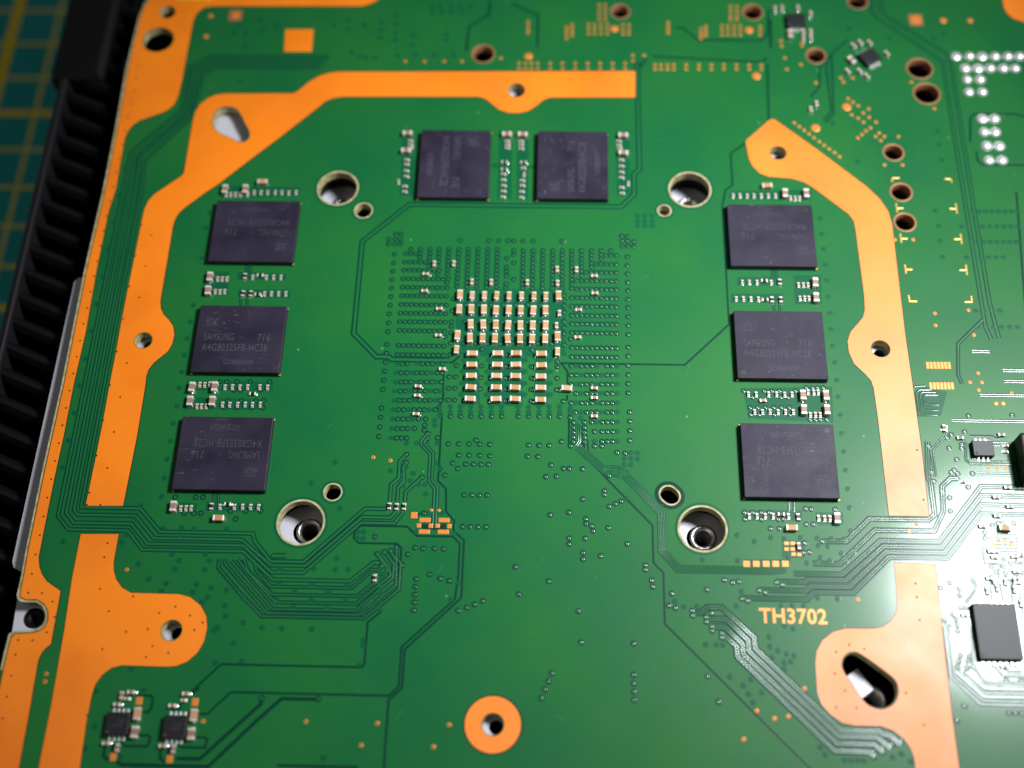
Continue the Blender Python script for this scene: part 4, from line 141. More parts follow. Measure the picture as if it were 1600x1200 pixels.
def specks(m, base_socket_color, scale, thr, col):
    """tiny pale dust flecks over a colour"""
    n, l, b = nodes(m)
    tc = n.new("ShaderNodeTexCoord")
    v = n.new("ShaderNodeTexVoronoi")
    v.inputs["Scale"].default_value = scale
    v.inputs["Randomness"].default_value = 1.0
    l.new(tc.outputs["Object"], v.inputs["Vector"])
    wn = n.new("ShaderNodeSeparateColor")
    l.new(v.outputs["Color"], wn.inputs[0])
    lt = n.new("ShaderNodeMath"); lt.operation = 'LESS_THAN'; lt.inputs[1].default_value = 0.16
    l.new(v.outputs["Distance"], lt.inputs[0])
    gt = n.new("ShaderNodeMath"); gt.operation = 'GREATER_THAN'; gt.inputs[1].default_value = thr
    l.new(wn.outputs[0], gt.inputs[0])
    mu = n.new("ShaderNodeMath"); mu.operation = 'MULTIPLY'
    l.new(lt.outputs[0], mu.inputs[0]); l.new(gt.outputs[0], mu.inputs[1])
    mx = n.new("ShaderNodeMix"); mx.data_type = 'RGBA'
    l.new(mu.outputs[0], mx.inputs[0])
    l.new(base_socket_color, mx.inputs[6])
    mx.inputs[7].default_value = (*col, 1)
    l.new(mx.outputs[2], b.inputs["Base Color"])

m = mat("mask_pour", (0.012, 0.16, 0.036), 0.44, 0, 0.26, 0.62, 0.13)
r = vary(m, 42, (0.004, 0.114, 0.031), (0.012, 0.138, 0.026), 5.0)
specks(m, r.outputs[0], 900, 0.992, (0.10, 0.26, 0.12))
rough_vary(m, 60, 0.37, 0.43)
brushed(m, (120, 900, 300), 0.22, 0.000012)
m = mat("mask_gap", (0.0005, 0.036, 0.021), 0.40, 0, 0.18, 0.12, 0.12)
m = mat("mask_patch", (0.002, 0.088, 0.034), 0.40, 0, 0.20, 0.16, 0.12)
m = mat("mask_trace", (0.008, 0.132, 0.038), 0.30, 0, 0.60, 0.95, 0.17)
m = mat("mask_scratch", (0.022, 0.165, 0.060), 0.6, 0, 0.5)
m = mat("via_dark", (0.002, 0.018, 0.010), 0.6)
m = mat("copper", (0.80, 0.27, 0.012), 0.46, 0.0, 0.85)
r = vary(m, 55, (0.76, 0.158, 0.0), (0.95, 0.228, 0.001), 9.0, 0.25, 0.56)
rough_vary(m, 130, 0.42, 0.50)
brushed(m, (150, 2200, 400), 0.30, 0.000012)
m = mat("copper_pad", (0.78, 0.25, 0.045), 0.40, 0.25)
m = mat("copper_dull", (0.36, 0.15, 0.07), 0.5, 0.3)
m = mat("pit", (0.020, 0.006, 0.004), 0.7)
m = mat("laminate", (0.42, 0.36, 0.17), 0.65)
vary(m, 900, (0.30, 0.25, 0.10), (0.50, 0.45, 0.25), 2.0)
m = mat("laminate_dark", (0.16, 0.13, 0.05), 0.6)
m = mat("solder", (0.90, 0.90, 0.88), 0.28, 0.6)
bump(m, 2500, 0.25, 0.00003)
m = mat("tin", (0.78, 0.72, 0.62), 0.40, 0.35)
m = mat("fillet", (0.62, 0.62, 0.60), 0.22, 0.95)
m = mat("ceramic_tan", (0.47, 0.25, 0.115), 0.55)
n, l, b = nodes(m)
oi = n.new("ShaderNodeObjectInfo")
rr = ramp(m, oi.outputs["Random"], [(0.0, (0.42, 0.205, 0.075)), (0.5, (0.47, 0.25, 0.115)), (1.0, (0.50, 0.29, 0.165))])
l.new(rr.outputs[0], b.inputs["Base Color"])
m = mat("ceramic_brown", (0.28, 0.17, 0.12), 0.5)
m = mat("ceramic_pale", (0.30, 0.17, 0.11), 0.55)
m = mat("resistor_black", (0.012, 0.011, 0.012), 0.35)
m = mat("mould", (0.020, 0.018, 0.026), 0.50, 0, 0.27)
r = vary(m, 160, (0.016, 0.0125, 0.025), (0.026, 0.021, 0.040), 6.0)
specks(m, r.outputs[0], 2600, 0.94, (0.17, 0.16, 0.20))
rough_vary(m, 200, 0.42, 0.62)
n, l, b = nodes(m)
src = b.inputs["Base Color"].links[0].from_socket
tc2 = n.new("ShaderNodeTexCoord"); mp = n.new("ShaderNodeMapping"); mp.inputs["Scale"].default_value = (1.0, 5.0, 1.0); mp.inputs["Rotation"].default_value = (0, 0, 0.5)
oi = n.new("ShaderNodeObjectInfo"); cmb = n.new("ShaderNodeCombineXYZ")
l.new(oi.outputs["Random"], cmb.inputs[0]); l.new(oi.outputs["Random"], cmb.inputs[1])
ad = n.new("ShaderNodeVectorMath"); ad.operation = 'ADD'
l.new(tc2.outputs["Object"], ad.inputs[0]); l.new(cmb.outputs[0], ad.inputs[1]); l.new(ad.outputs[0], mp.inputs[0])
nz = n.new("ShaderNodeTexNoise"); nz.inputs["Scale"].default_value = 700; nz.inputs["Detail"].default_value = 5.0; nz.inputs["Roughness"].default_value = 0.7
l.new(mp.outputs[0], nz.inputs["Vector"])
nb = n.new("ShaderNodeTexNoise"); nb.inputs["Scale"].default_value = 140; nb.inputs["Detail"].default_value = 2.0
l.new(ad.outputs[0], nb.inputs["Vector"])
r1 = ramp(m, nz.outputs["Fac"], [(0.60, (0, 0, 0)), (0.74, (1, 1, 1))])
r2 = ramp(m, nb.outputs["Fac"], [(0.46, (0, 0, 0)), (0.66, (1, 1, 1))])
mm_ = n.new("ShaderNodeMath"); mm_.operation = 'MULTIPLY'
l.new(r1.outputs[0], mm_.inputs[0]); l.new(r2.outputs[0], mm_.inputs[1])
mq = n.new("ShaderNodeMix"); mq.data_type = 'RGBA'; mq.inputs[7].default_value = (0.20, 0.185, 0.225, 1)
l.new(mm_.outputs[0], mq.inputs[0]); l.new(src, mq.inputs[6]); l.new(mq.outputs[2], b.inputs["Base Color"])
bump(m, 5000, 0.5, 0.00002, 3.0)
m = mat("mould_black", (0.010, 0.010, 0.011), 0.5)
bump(m, 5000, 0.4, 0.00002, 3.0)
m = mat("marking", (0.060, 0.055, 0.070), 0.72)
m = mat("marking_dark", (0.044, 0.040, 0.052), 0.75)
m = mat("marking_worn", (0.027, 0.024, 0.036), 0.60)
m = mat("chip_base", (0.010, 0.016, 0.012), 0.5)
m = mat("gold", (0.75, 0.45, 0.12), 0.4, 0.6)
m = mat("sheet_metal", (0.56, 0.55, 0.60), 0.50, 0.15)
rough_vary(m, 300, 0.42, 0.58)
m = mat("steel", (0.62, 0.60, 0.58), 0.34, 0.9)
bump(m, 1400, 0.8, 0.00012, 5.0)
m = mat("plastic", (0.0025, 0.0025, 0.003), 0.55, 0, 0.22)
bump(m, 1500, 0.3, 0.00003)
m = mat("plastic_rim", (0.010, 0.009, 0.011), 0.40)
m = mat("yellow_pad", (0.80, 0.42, 0.01), 0.6)
# cutting mat: printed 10 mm grid with a bold line every 50 mm
m = mat("cutting_mat", (0.0, 0.10, 0.09), 0.6)
n, l, b = nodes(m)
tc = n.new("ShaderNodeTexCoord")
sep = n.new("ShaderNodeSeparateXYZ")
l.new(tc.outputs["Object"], sep.inputs[0])
def mth(op, a, c=None):
    x = n.new("ShaderNodeMath"); x.operation = op
    for k, v in enumerate((a, c)):
        if v is None: continue
        if isinstance(v, (int, float)): x.inputs[k].default_value = v
        else: l.new(v, x.inputs[k])
    return x.outputs[0]
def gridline(axis, pitch, half):
    f = mth('PINGPONG', mth('ADD', sep.outputs[axis], 100 * pitch), pitch / 2 * 2 / 2)
    return mth('LESS_THAN', f, half)
fine = mth('MAXIMUM', gridline(0, 0.010, 0.00040), gridline(1, 0.010, 0.00040))
bold = mth('MAXIMUM', gridline(0, 0.050, 0.0012), gridline(1, 0.050, 0.0008))
mx1 = n.new("ShaderNodeMix"); mx1.data_type = 'RGBA'
mx1.inputs[6].default_value = (0.0, 0.36, 0.33, 1); mx1.inputs[7].default_value = (0.85, 0.70, 0.05, 1)
l.new(fine, mx1.inputs[0])
mx2 = n.new("ShaderNodeMix"); mx2.data_type = 'RGBA'
mx2.inputs[7].default_value = (0.95, 0.68, 0.0, 1)
l.new(bold, mx2.inputs[0]); l.new(mx1.outputs[2], mx2.inputs[6])
l.new(mx2.outputs[2], b.inputs["Base Color"])

# ------------------------------------------------------------------ mesh helpers
class MB:
    def __init__(self): self.v, self.f, self.mi, self.sm = [], [], [], []
    def add(self, verts, faces, mi=0, smooth=False):
        o = len(self.v)
        self.v += [tuple(p) for p in verts]
        self.f += [tuple(o + i for i in q) for q in faces]
        self.mi += [mi] * len(faces); self.sm += [smooth] * len(faces)
    def box(self, x0, x1, y0, y1, z0, z1, mi=0, bev=0.0):
        if bev <= 0:
            v = [(x, y, z) for z in (z0, z1) for y in (y0, y1) for x in (x0, x1)]
            self.add(v, [(0, 2, 3, 1), (4, 5, 7, 6), (0, 1, 5, 4), (2, 6, 7, 3), (0, 4, 6, 2), (1, 3, 7, 5)], mi)
            return
        b = bev
        rings = []
        for z, i in ((z0, 0), (z1 - b, 0), (z1 - b * 0.3, b * 0.3), (z1, b)):
            c = b * 0.9
            xa, xb, ya, yb = x0 + i, x1 - i, y0 + i, y1 - i
            rings.append([(xa + c, ya, z), (xb - c, ya, z), (xb, ya + c, z), (xb, yb - c, z), (xb - c, yb, z), (xa + c, yb, z), (xa, yb - c, z), (xa, ya + c, z)])
        v = [p for r_ in rings for p in r_]
        f = []
        for k in range(3):
            for i in range(8):
                j = (i + 1) % 8
                f.append((k * 8 + i, k * 8 + j, k * 8 + 8 + j, k * 8 + 8 + i))
        f.append(tuple(24 + i for i in range(8)))
        f.append(tuple(reversed(range(8))))
        self.add(v, f, mi)
    def lathe(self, cx, cy, prof, seg=16, mi=0, smooth=True, cap=False, ph=0.0):
        """rings (r, z) outside to inside"""
        v, f = [], []
        for (r_, z) in prof:
            for k in range(seg):
                a = 2 * math.pi * k / seg + ph
                v.append((cx + r_ * math.cos(a), cy + r_ * math.sin(a), z))
        for q in range(len(prof) - 1):
            for k in range(seg):
                j = (k + 1) % seg
                f.append((q * seg + k, q * seg + j, (q + 1) * seg + j, (q + 1) * seg + k))
        if cap: f.append(tuple((len(prof) - 1) * seg + k for k in range(seg)))
        self.add(v, f, mi, smooth)
    def ribbon(self, pts, prof, mi=0, smooth=True):
        """sweep cross-section prof [(offset, z)] along a polyline with mitred corners"""
        P = [Vector(p) for p in pts]
        P = [p for i, p in enumerate(P) if i == 0 or (p - P[i - 1]).length > 1e-4]
        if len(P) < 2: return
        N = []
        for i in range(len(P)):
            a = (P[i] - P[i - 1]).normalized() if i else None
            c = (P[i + 1] - P[i]).normalized() if i < len(P) - 1 else None
            if a is None: t, s = c, 1.0
            elif c is None: t, s = a, 1.0
            else:
                t = a + c
                if t.length < 0.2: t = a
                t = t.normalized(); s = min(1.0 / max(0.35, t.dot(a)), 2.2)
            N.append(Vector((-t.y, t.x)) * s)
        k = len(prof)
        v, f = [], []
        for p, nn in zip(P, N):
            for (o, z) in prof: v.append((p.x + nn.x * o, p.y + nn.y * o, z))
        for i in range(len(P) - 1):
            for q in range(k - 1):
                f.append((i * k + q, (i + 1) * k + q, (i + 1) * k + q + 1, i * k + q + 1))
        self.add(v, f, mi, smooth)
    def mesh(self, name, mats):
        me = bpy.data.meshes.new(name)
        me.from_pydata([(x * M, y * M, z * M) for x, y, z in self.v], [], self.f)
        for q in mats: me.materials.append(MATS[q])
        me.polygons.foreach_set("material_index", self.mi)
        me.polygons.foreach_set("use_smooth", self.sm)
        me.update()
        import bmesh
        bm = bmesh.new(); bm.from_mesh(me)
        bmesh.ops.recalc_face_normals(bm, faces=bm.faces[:]) if name.endswith("#") else None
        bm.to_mesh(me); bm.free()
        return me
def link(name, me, parent=None, loc=(0, 0, 0), rz=0.0):
    o = bpy.data.objects.new(name, me)
    COL.objects.link(o)
    o.location = Vector(loc) * M
    o.rotation_euler = (0, 0, rz)
    if parent is not None: o.parent = parent
    return o
def build(name, mb, mats, parent=None, loc=(0, 0, 0), rz=0.0):
    return link(name, mb.mesh(name, mats), parent, loc, rz)
def empty(name, loc=(0, 0, 0)):
    return link(name, None, None, loc)
def circle(cx, cy, r_, seg=40):
    return [(cx + r_ * math.cos(2 * math.pi * k / seg), cy + r_ * math.sin(2 * math.pi * k / seg)) for k in range(seg)]
def smooth_loop(p, k=6):
    out = []
    n_ = len(p)
    for i in range(n_):
        a, b_, c, d = (Vector(p[(i + q) % n_]) for q in (-1, 0, 1, 2))
        for s in range(k):
            t = s / k
            q = 0.5 * ((2 * b_) + (c - a) * t + (2 * a - 5 * b_ + 4 * c - d) * t * t + (3 * b_ - a - 3 * c + d) * t ** 3)
            out.append((q.x, q.y))
    return out
def capsule(a, b_, r_, seg=12):
    A, B = Vector(a), Vector(b_)
    t = math.atan2((B - A).y, (B - A).x)
    out = [(B.x + r_ * math.cos(t - math.pi / 2 + math.pi * k / seg), B.y + r_ * math.sin(t - math.pi / 2 + math.pi * k / seg)) for k in range(seg + 1)]
    out += [(A.x + r_ * math.cos(t + math.pi / 2 + math.pi * k / seg), A.y + r_ * math.sin(t + math.pi / 2 + math.pi * k / seg)) for k in range(seg + 1)]
    return out
def sheet(name, loops, z0, z1, mats, parent=None, side=1):
    """flat plate with cut-outs: first material on top/bottom, second on the cut walls"""
    cu = bpy.data.curves.new(name, 'CURVE')
    cu.dimensions = '2D'; cu.fill_mode = 'BOTH'
    cu.extrude = (z1 - z0) / 2
    for lp in loops:
        sp = cu.splines.new('POLY')
        sp.points.add(len(lp) - 1)
        for q, p in enumerate(lp): sp.points[q].co = (p[0], p[1], 0, 1)
        sp.use_cyclic_u = True
    tmp = bpy.data.objects.new(name + "_tmp", cu)
    COL.objects.link(tmp)
    dg = bpy.context.evaluated_depsgraph_get()
    me = bpy.data.meshes.new_from_object(tmp.evaluated_get(dg))
    COL.objects.unlink(tmp)
    bpy.data.objects.remove(tmp); bpy.data.curves.remove(cu)
    me.name = name
    zc = (z0 + z1) / 2
    for v in me.vertices: v.co = (v.co.x * M, v.co.y * M, (v.co.z + zc) * M)
    me.materials.clear()
    for q in mats: me.materials.append(MATS[q])
    me.update()
    for p in me.polygons:
        p.use_smooth = False
        p.material_index = 0 if abs(p.normal.z) > 0.5 else min(side, len(mats) - 1)
    return link(name, me, parent)
def text_mesh(txt, width, height, offset=0.0, spacing=1.0):
    cu = bpy.data.curves.new("lettering", 'FONT')
    cu.body = txt; cu.size = 1.0; cu.offset = offset; cu.space_character = spacing; cu.resolution_u = 3
    tmp = bpy.data.objects.new("lettering_tmp", cu)
    COL.objects.link(tmp)
    dg = bpy.context.evaluated_depsgraph_get()
    me = bpy.data.meshes.new_from_object(tmp.evaluated_get(dg))
    COL.objects.unlink(tmp); bpy.data.objects.remove(tmp); bpy.data.curves.remove(cu)
    xs = [v.co.x for v in me.vertices]; ys = [v.co.y for v in me.vertices]
    sx = width / (max(xs) - min(xs)); sy = height / (max(ys) - min(ys))
    x0, y0 = min(xs), min(ys)
    for v in me.vertices: v.co = ((v.co.x - x0) * sx * M, (v.co.y - y0) * sy * M, 0)
    me.materials.clear()
    return me

# ------------------------------------------------------------------ setting: the cutting mat
mat_o = MB(); mat_o.box(-150, 330, -260, 220, -3, 0)
mat_root = build("cutting_mat", mat_o, ["cutting_mat"], None, (-119.0, 81.6, -46.0))
mat_root["label"] = "teal cutting mat with yellow grid lines under the black housing"
mat_root["category"] = "cutting mat"

# ------------------------------------------------------------------ black console housing
shell = empty("console_housing", (-80, 0, -46))
shell["label"] = "black plastic console housing with slanted vent ribs along the board edge"
shell["category"] = "housing"
def SH(name, mb, mats): return build(name, mb, mats, shell, (80, 0, 46))
x = MB(); x.box(-83.6, -82.2, -110, 56, -46, -3.2, 0, 0.4)
SH("side_wall", x, ["plastic_rim"])
x = MB(); x.box(-82.2, 118, -110, 110, -46, -16)
SH("floor_tray", x, ["plastic"])
x = MB()
x.add([(-85.6, 56, -46), (-76, 56, -46), (-76, 112, -46), (-85.6, 112, -46), (-85.6, 56, -4), (-76, 56, -4), (-76, 112, -4), (-85.6, 112, -4),
       (-84.6, 57, -3), (-77, 57, -3), (-77, 112, -3), (-84.6, 112, -3)],
      [(0, 1, 5, 4), (1, 2, 6, 5), (3, 0, 4, 7), (4, 5, 9, 8), (5, 6, 10, 9), (7, 4, 8, 11), (8, 9, 10, 11)])
SH("corner_block", x, ["plastic"])
x = MB(); x.box(-75.2, -74.4, -110, 110, -16, -7.2, 0, 0.3)
SH("inner_wall", x, ["plastic"])
rib = MB()
rib.add([(0, 1.2, -10), (8.2, -2.0, -10), (8.2, -4.4, -10), (0, -1.2, -10),
         (0, 1.2, -1.0), (8.2, -2.0, -1.6), (8.2, -4.4, -1.6), (0, -1.2, -1.0), (0, 0.4, 0), (8.2, -2.8, -0.6), (8.2, -3.6, -0.6), (0, -0.4, 0)],
        [(0, 1, 5, 4), (2, 3, 7, 6), (4, 5, 9, 8), (8, 9, 10, 11), (11, 10, 6, 7), (1, 2, 6, 10, 9, 5), (3, 0, 4, 8, 11, 7)])
rib_me = rib.mesh("vent_rib", ["plastic"])
for k in range(36):
    link("vent_rib", rib_me, shell, (-82.4 + 80, 77.0 - 4.75 * k, -4.0 + 46))

# ------------------------------------------------------------------ metal shield under the board
shield = empty("metal_shield", (0, 0, -3.6))
shield["label"] = "bright sheet metal shield plate showing under the board edge and through its holes"
shield["category"] = "metal plate"
plate = [(-62, 90), (-62, 14.0), (-63, 12.9), (-71.9, 12.8), (-72.5, 12.1), (-72.85, -36.4), (-72.5, -37.3), (-69, -39.0), (-71.0, -40.6), (-70.6, -49), (-64, -50), (-64, -95), (100, -95), (100, 90)]
ZP = -2.2
cuts = []
for i, (hx, hy, hr) in enumerate(HOLES):
    if i < 4: cuts.append(circle(hx, hy, 4.2, 40))
    elif i in (13, 14): continue
    elif i in (4, 6): cuts.append(circle(hx, hy, hr * 1.3, 24))
    else: cuts.append(circle(hx + 0.38, hy + 0.05, hr * 0.66, 20))
for i, (hx, hy, hr) in enumerate(PLATED): cuts.append(circle(hx, hy, hr * 1.25, 20))
sx_ = (SLOT[0][0] + SLOT[1][0]) / 2; sy_ = (SLOT[0][1] + SLOT[1][1]) / 2
cuts.append(circle(sx_, sy_, 2.4, 20))
kx = sum(p[0] for p in KEYHOLES[1]) / len(KEYHOLES[1]); ky = sum(p[1] for p in KEYHOLES[1]) / len(KEYHOLES[1])
cuts.append([(kx + (p[0] - kx) * 1.3, ky + (p[1] - ky) * 1.3) for p in KEYHOLES[1]])
cuts.append(circle(-67.9, -44.9, 1.55, 20))
pl = sheet("plate", [plate] + cuts, ZP - 0.7, ZP, ["sheet_metal", "steel"], shield)
pl.location = Vector((0, 0, 3.6)) * M
for i in range(4):
    hx, hy, hr = HOLES[i]
    x = MB()
    ox, oy = ((0.5, 0.0) if i < 2 else (0.6, 0.1))
    x.lathe(0, 0, [(4.25, ZP - 0.3), (4.2, -4.4)], 40, 2)  # cup wall coloured black to deepen the shade in the hole
    x.lathe(0, 0, [(4.2, -4.4), (1.9, -4.4)], 40, 0, False)
    x.lathe(ox, oy, [(2.05, -4.39), (1.9, -4.2), (1.7, -4.15), (1.5, -4.25), (1.3, -4.7)], 32, 1)
    x.lathe(ox, oy, [(1.3, -4.7), (1.1, -5.8), (1.2, -6.1), (1.05, -6.5), (1.15, -6.9), (1.0, -7.4), (1.05, -9.5)], 32, 1)
    x.lathe(ox, oy, [(1.04, -9.4), (0.5, -9.4)], 24, 2, cap=True)
    if i < 2: x.v = [(a_, b_, c_ - 1.0 if c_ < -4 else c_) for a_, b_, c_ in x.v]
    build("standoff", x, ["sheet_metal", "steel", "plastic"], shield, (hx, hy, 3.6))
x = MB()
x.lathe(0, 0, [(1.56, -3.4), (1.55, -2.5), (1.3, -2.3), (0.5, -2.45), (0.45, -3.2)], 24, cap=True)
build("screw", x, ["plastic"], shield, (-67.9, -44.9, 3.6))
x = MB()
x.lathe(0, 0, [(2.3, -4.6), (2.2, -4.0), (1.9, -3.8), (1.6, -4.2), (1.5, -9)], 28)
build("standoff", x, ["steel"], shield, (kx + 1.1, ky - 1.7, 3.6))
x = MB(); x.box(-1.9, 1.5, -1.9, 1.8, -5.5, -3.3, 0, 0.15); x.box(-3.4, -1.8, -1.6, 1.6, -5.5, -4.4, 0, 0.1)
build("bracket", x, ["sheet_metal"], shield, (kx - 0.7, ky + 0.4, 3.6), 0.62)

# ------------------------------------------------------------------ the circuit board
board = empty("circuit_board", (0, 0, -1.6))
board["label"] = "green circuit board with orange copper strips, eight memory chips and many tiny capacitors"
board["category"] = "circuit board"
Z0 = 1.6                                            # board top above the empty
def part(name, me, loc=(0, 0, 0), rz=0.0): return link(name, me, board, (loc[0], loc[1], loc[2] + Z0), rz)
def bpart(name, mb, mats): return part(name, mb.mesh(name, mats))

key_loops = [smooth_loop(k_) for k_ in KEYHOLES]
slot_loop = capsule(SLOT[0], SLOT[1], SLOT[2])
hole_loops = [circle(*h_) for h_ in HOLES] + [circle(*h_) for h_ in PLATED] + key_loops + [slot_loop]
sub = sheet("substrate", [OUTLINE] + hole_loops, -1.6, 0.0, ["mask_pour", "laminate"], board)
sub.location = Vector((0, 0, Z0)) * M
# bare laminate rim along the left edge and around the unplated holes
x = MB()
edge = [p for p in OUTLINE[:26]]
x.ribbon(edge, [(0.0, 0.002), (0.42, 0.004)], 0)
bpart("edge_rim", x, ["laminate"])
for (hx, hy, hr) in HOLES[:7]:
    x = MB()
    w = 0.30 if hr > 2 else 0.22
    x.lathe(hx, hy, [(hr + w + 0.42, 0.003), (hr + w + 0.30, 0.012), (hr + w, 0.008)], 40, 1)
    x.lathe(hx, hy, [(hr + w, 0.008), (hr + 0.10, 0.006), (hr - 0.015, 0.004)], 40, 0)
    bpart("hole_rim", x, ["laminate", "mask_patch"])
x = MB()
cl = slot_loop + [slot_loop[0]]
x.ribbon(cl, [(-0.85, 0.003), (-0.6, 0.012), (-0.25, 0.008)], 1); x.ribbon(cl, [(-0.25, 0.008), (0.0, 0.004)], 0)
bpart("hole_rim", x, ["laminate", "mask_gap"])

def inside(pt, poly):
    c = False; n_ = len(poly)
    for i in range(n_):
        (x1, y1), (x2, y2) = poly[i], poly[i - 1]
        if (y1 > pt[1]) != (y2 > pt[1]) and pt[0] < (x2 - x1) * (pt[1] - y1) / (y2 - y1) + x1: c = not c
    return c
for poly in COPPER:
    lp = [poly]
    for (hx, hy, hr) in HOLES[7:]:
        if inside((hx, hy), poly): lp.append(circle(hx, hy, hr + 0.10))
    for k_ in key_loops:
        cx = sum(p[0] for p in k_) / len(k_); cy = sum(p[1] for p in k_) / len(k_)
        if inside((cx, cy), poly): lp.append([(cx + (p[0] - cx) * 1.05, cy + (p[1] - cy) * 1.05) for p in k_])
    o = sheet("copper_strip", lp, 0.001, 0.022, ["copper", "copper"], board)
    o.location = Vector((0, 0, Z0)) * M
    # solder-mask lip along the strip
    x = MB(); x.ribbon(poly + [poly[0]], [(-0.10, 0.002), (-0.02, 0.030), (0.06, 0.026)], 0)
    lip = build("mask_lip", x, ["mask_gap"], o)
for k_ in key_loops:
    x = MB(); x.ribbon(k_ + [k_[0]], [(-0.01, 0.004), (0.34, 0.006)], 0)
    bpart("hole_rim", x, ["laminate_dark"])
o = sheet("copper_pad", [SQUARE], 0.001, 0.022, ["copper", "copper"], board); o.location = Vector((0, 0, Z0)) * M
for (cx, cy, cr) in RINGPAD:
    hr = HOLES[12][2]
    o = sheet("copper_ring", [circle(cx, cy, cr, 64), circle(cx, cy, hr + 0.1)], 0.001, 0.022, ["copper", "copper"], board); o.location = Vector((0, 0, Z0)) * M
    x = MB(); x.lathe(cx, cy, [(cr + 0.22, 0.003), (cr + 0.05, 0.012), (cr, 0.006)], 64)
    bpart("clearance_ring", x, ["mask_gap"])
for (hx, hy, hr) in PLATED:
    x = MB(); x.lathe(hx, hy, [(hr + 0.34, 0.002), (hr + 0.30, 0.022), (hr + 0.05, 0.022), (hr - 0.02, -0.05), (hr - 0.02, -1.58)], 32)
    bpart("plated_hole", x, ["copper_dull"])

# poured patches under the capacitor banks, etched traces
for i, poly in enumerate(PATCHES):
    o = sheet("pour_patch", [poly], -0.02, 0.0015 + 0.0002 * (i % 5), ["mask_patch"], board); o.location = Vector((0, 0, Z0)) * M
for i, (pts, w, n_, lw) in enumerate(TRACES):
    x = MB()
    d = 0.0006 * (i % 10)
    h = w / 2
    if n_ >= 2: x.ribbon(pts, [(-h, 0.003 + d * 0.3), (h, 0.003 + d * 0.3)], 0)
    else: x.ribbon(pts, [(-h - 0.06, 0.001 + d * 0.1), (-h * 0.92, 0.010 + d), (-h * 0.62, 0.005 + d), (h * 0.62, 0.005 + d), (h * 0.92, 0.010 + d), (h + 0.06, 0.001 + d * 0.1)] if n_ or w > 0.3
             else [(-h - 0.05, 0.001 + d * 0.1), (-h * 0.7, 0.009 + d), (0, 0.005 + d), (h * 0.7, 0.009 + d), (h + 0.05, 0.001 + d * 0.1)], 0)
    for q in range(n_):
        off = 0 if n_ == 1 else ((q - 0.5) * max(lw * 2.05, 0.30) if n_ == 2 else (-0.5 + (q + 0.5) / n_) * w * 0.9)
        pr = [(off - lw * 0.55, 0.0035 + d), (off - lw * 0.28, 0.022 + d), (off + lw * 0.28, 0.022 + d), (off + lw * 0.55, 0.0035 + d)]
        x.ribbon(pts, pr, 1)
    bpart("trace", x, ["mask_gap", "mask_trace"])

# vias: too small to pick apart one by one
x = MB()
for i, (vx, vy) in enumerate(VIA_RING):
    d = 0.0007 * (i % 7)
    x.lathe(vx, vy, [(0.46, 0.002 + d), (0.39, 0.011 + d), (0.31, 0.006 + d), (0.245, 0.006 + d)], 14, 0)
    x.lathe(vx, vy, [(0.245, 0.006 + d), (0.20, 0.022 + d), (0.13, 0.022 + d), (0.08, 0.008 + d)], 12, 1)
    x.lathe(vx, vy, [(0.08, 0.0105 + d), (0.03, 0.009 + d)], 8, 2, cap=True)
o = bpart("via_rings", x, ["mask_gap", "mask_trace", "via_dark"]); o["kind"] = "stuff"
x = MB()
for i, (vx, vy) in enumerate(VIA_PLAIN):
    d = 0.0007 * (i % 7)
    x.lathe(vx, vy, [(0.46, 0.002 + d), (0.34, 0.006 + d), (0.22, 0.015 + d), (0.11, 0.009 + d)], 14, 0)
    x.lathe(vx, vy, [(0.11, 0.0095 + d), (0.03, 0.008 + d)], 8, 1, cap=True)
o = bpart("tented_vias", x, ["mask_patch", "via_dark"]); o["kind"] = "stuff"
x = MB()
for i, (vx, vy) in enumerate(VIA_COPPER):
    d = 0.0007 * (i % 7)
    x.lathe(vx, vy, [(0.30, 0.003 + d), (0.27, 0.026 + d), (0.16, 0.028 + d), (0.12, 0.018 + d)], 14, 0)
    x.lathe(vx, vy, [(0.125, 0.018 + d), (0.04, 0.014 + d)], 8, 1, cap=True)
o = bpart("copper_vias", x, ["copper_pad", "pit"]); o["kind"] = "stuff"
x = MB()
for (vx, vy) in VIA_PIT: x.lathe(vx, vy, [(0.16, 0.0235), (0.11, 0.026), (0.05, 0.024)], 10, 0, cap=True)
o = bpart("strip_vias", x, ["pit"]); o["kind"] = "stuff"

# bare copper pads, dots, test marks
for (px_, py_, w, h) in PADS:
    x = MB(); x.box(-w / 2, w / 2, -h / 2, h / 2, 0.002, 0.034, 0, 0.03)
    part("solder_pad", x.mesh("solder_pad", ["copper_pad"]), (px_, py_, 0))
for (cx, cy, cr) in DOTS:
    x = MB(); x.lathe(0, 0, [(cr, 0.002), (cr * 0.95, 0.030), (cr * 0.5, 0.034)], 20, 0, cap=True)
    part("test_point", x.mesh("test_point", ["copper_pad"]), (cx, cy, 0))
for (cx, cy, cr) in FIDUCIALS:
    x = MB(); x.box(-1.25, 1.25, -1.35, 1.35, 0.001, 0.008, 1, 0.004)
    x.lathe(0, 0, [(cr, 0.009), (cr * 0.9, 0.03), (cr * 0.4, 0.034)], 20, 0, cap=True)
    part("fiducial_mark", x.mesh("fiducial_mark", ["copper_pad", "copper_dull"]), (cx, cy, 0))
for mk in MARKS:
    x = MB(); x.ribbon(mk, [(-0.14, 0.003), (-0.11, 0.022), (0.11, 0.022), (0.14, 0.003)], 0)
    bpart("corner_mark", x, ["gold"])
me = text_mesh("TH3702", 9.55, 2.25, 0.020, 1.06)
me.materials.append(MATS["copper_pad"])
tx = part("lettering", me, (36.92, -44.03, 0.020)); tx["label"] = "orange copper lettering TH3702"
x = MB(); x.box(-3.3, 3.3, -0.55, 0.55, 0.02, 0.30, 0, 0.2)
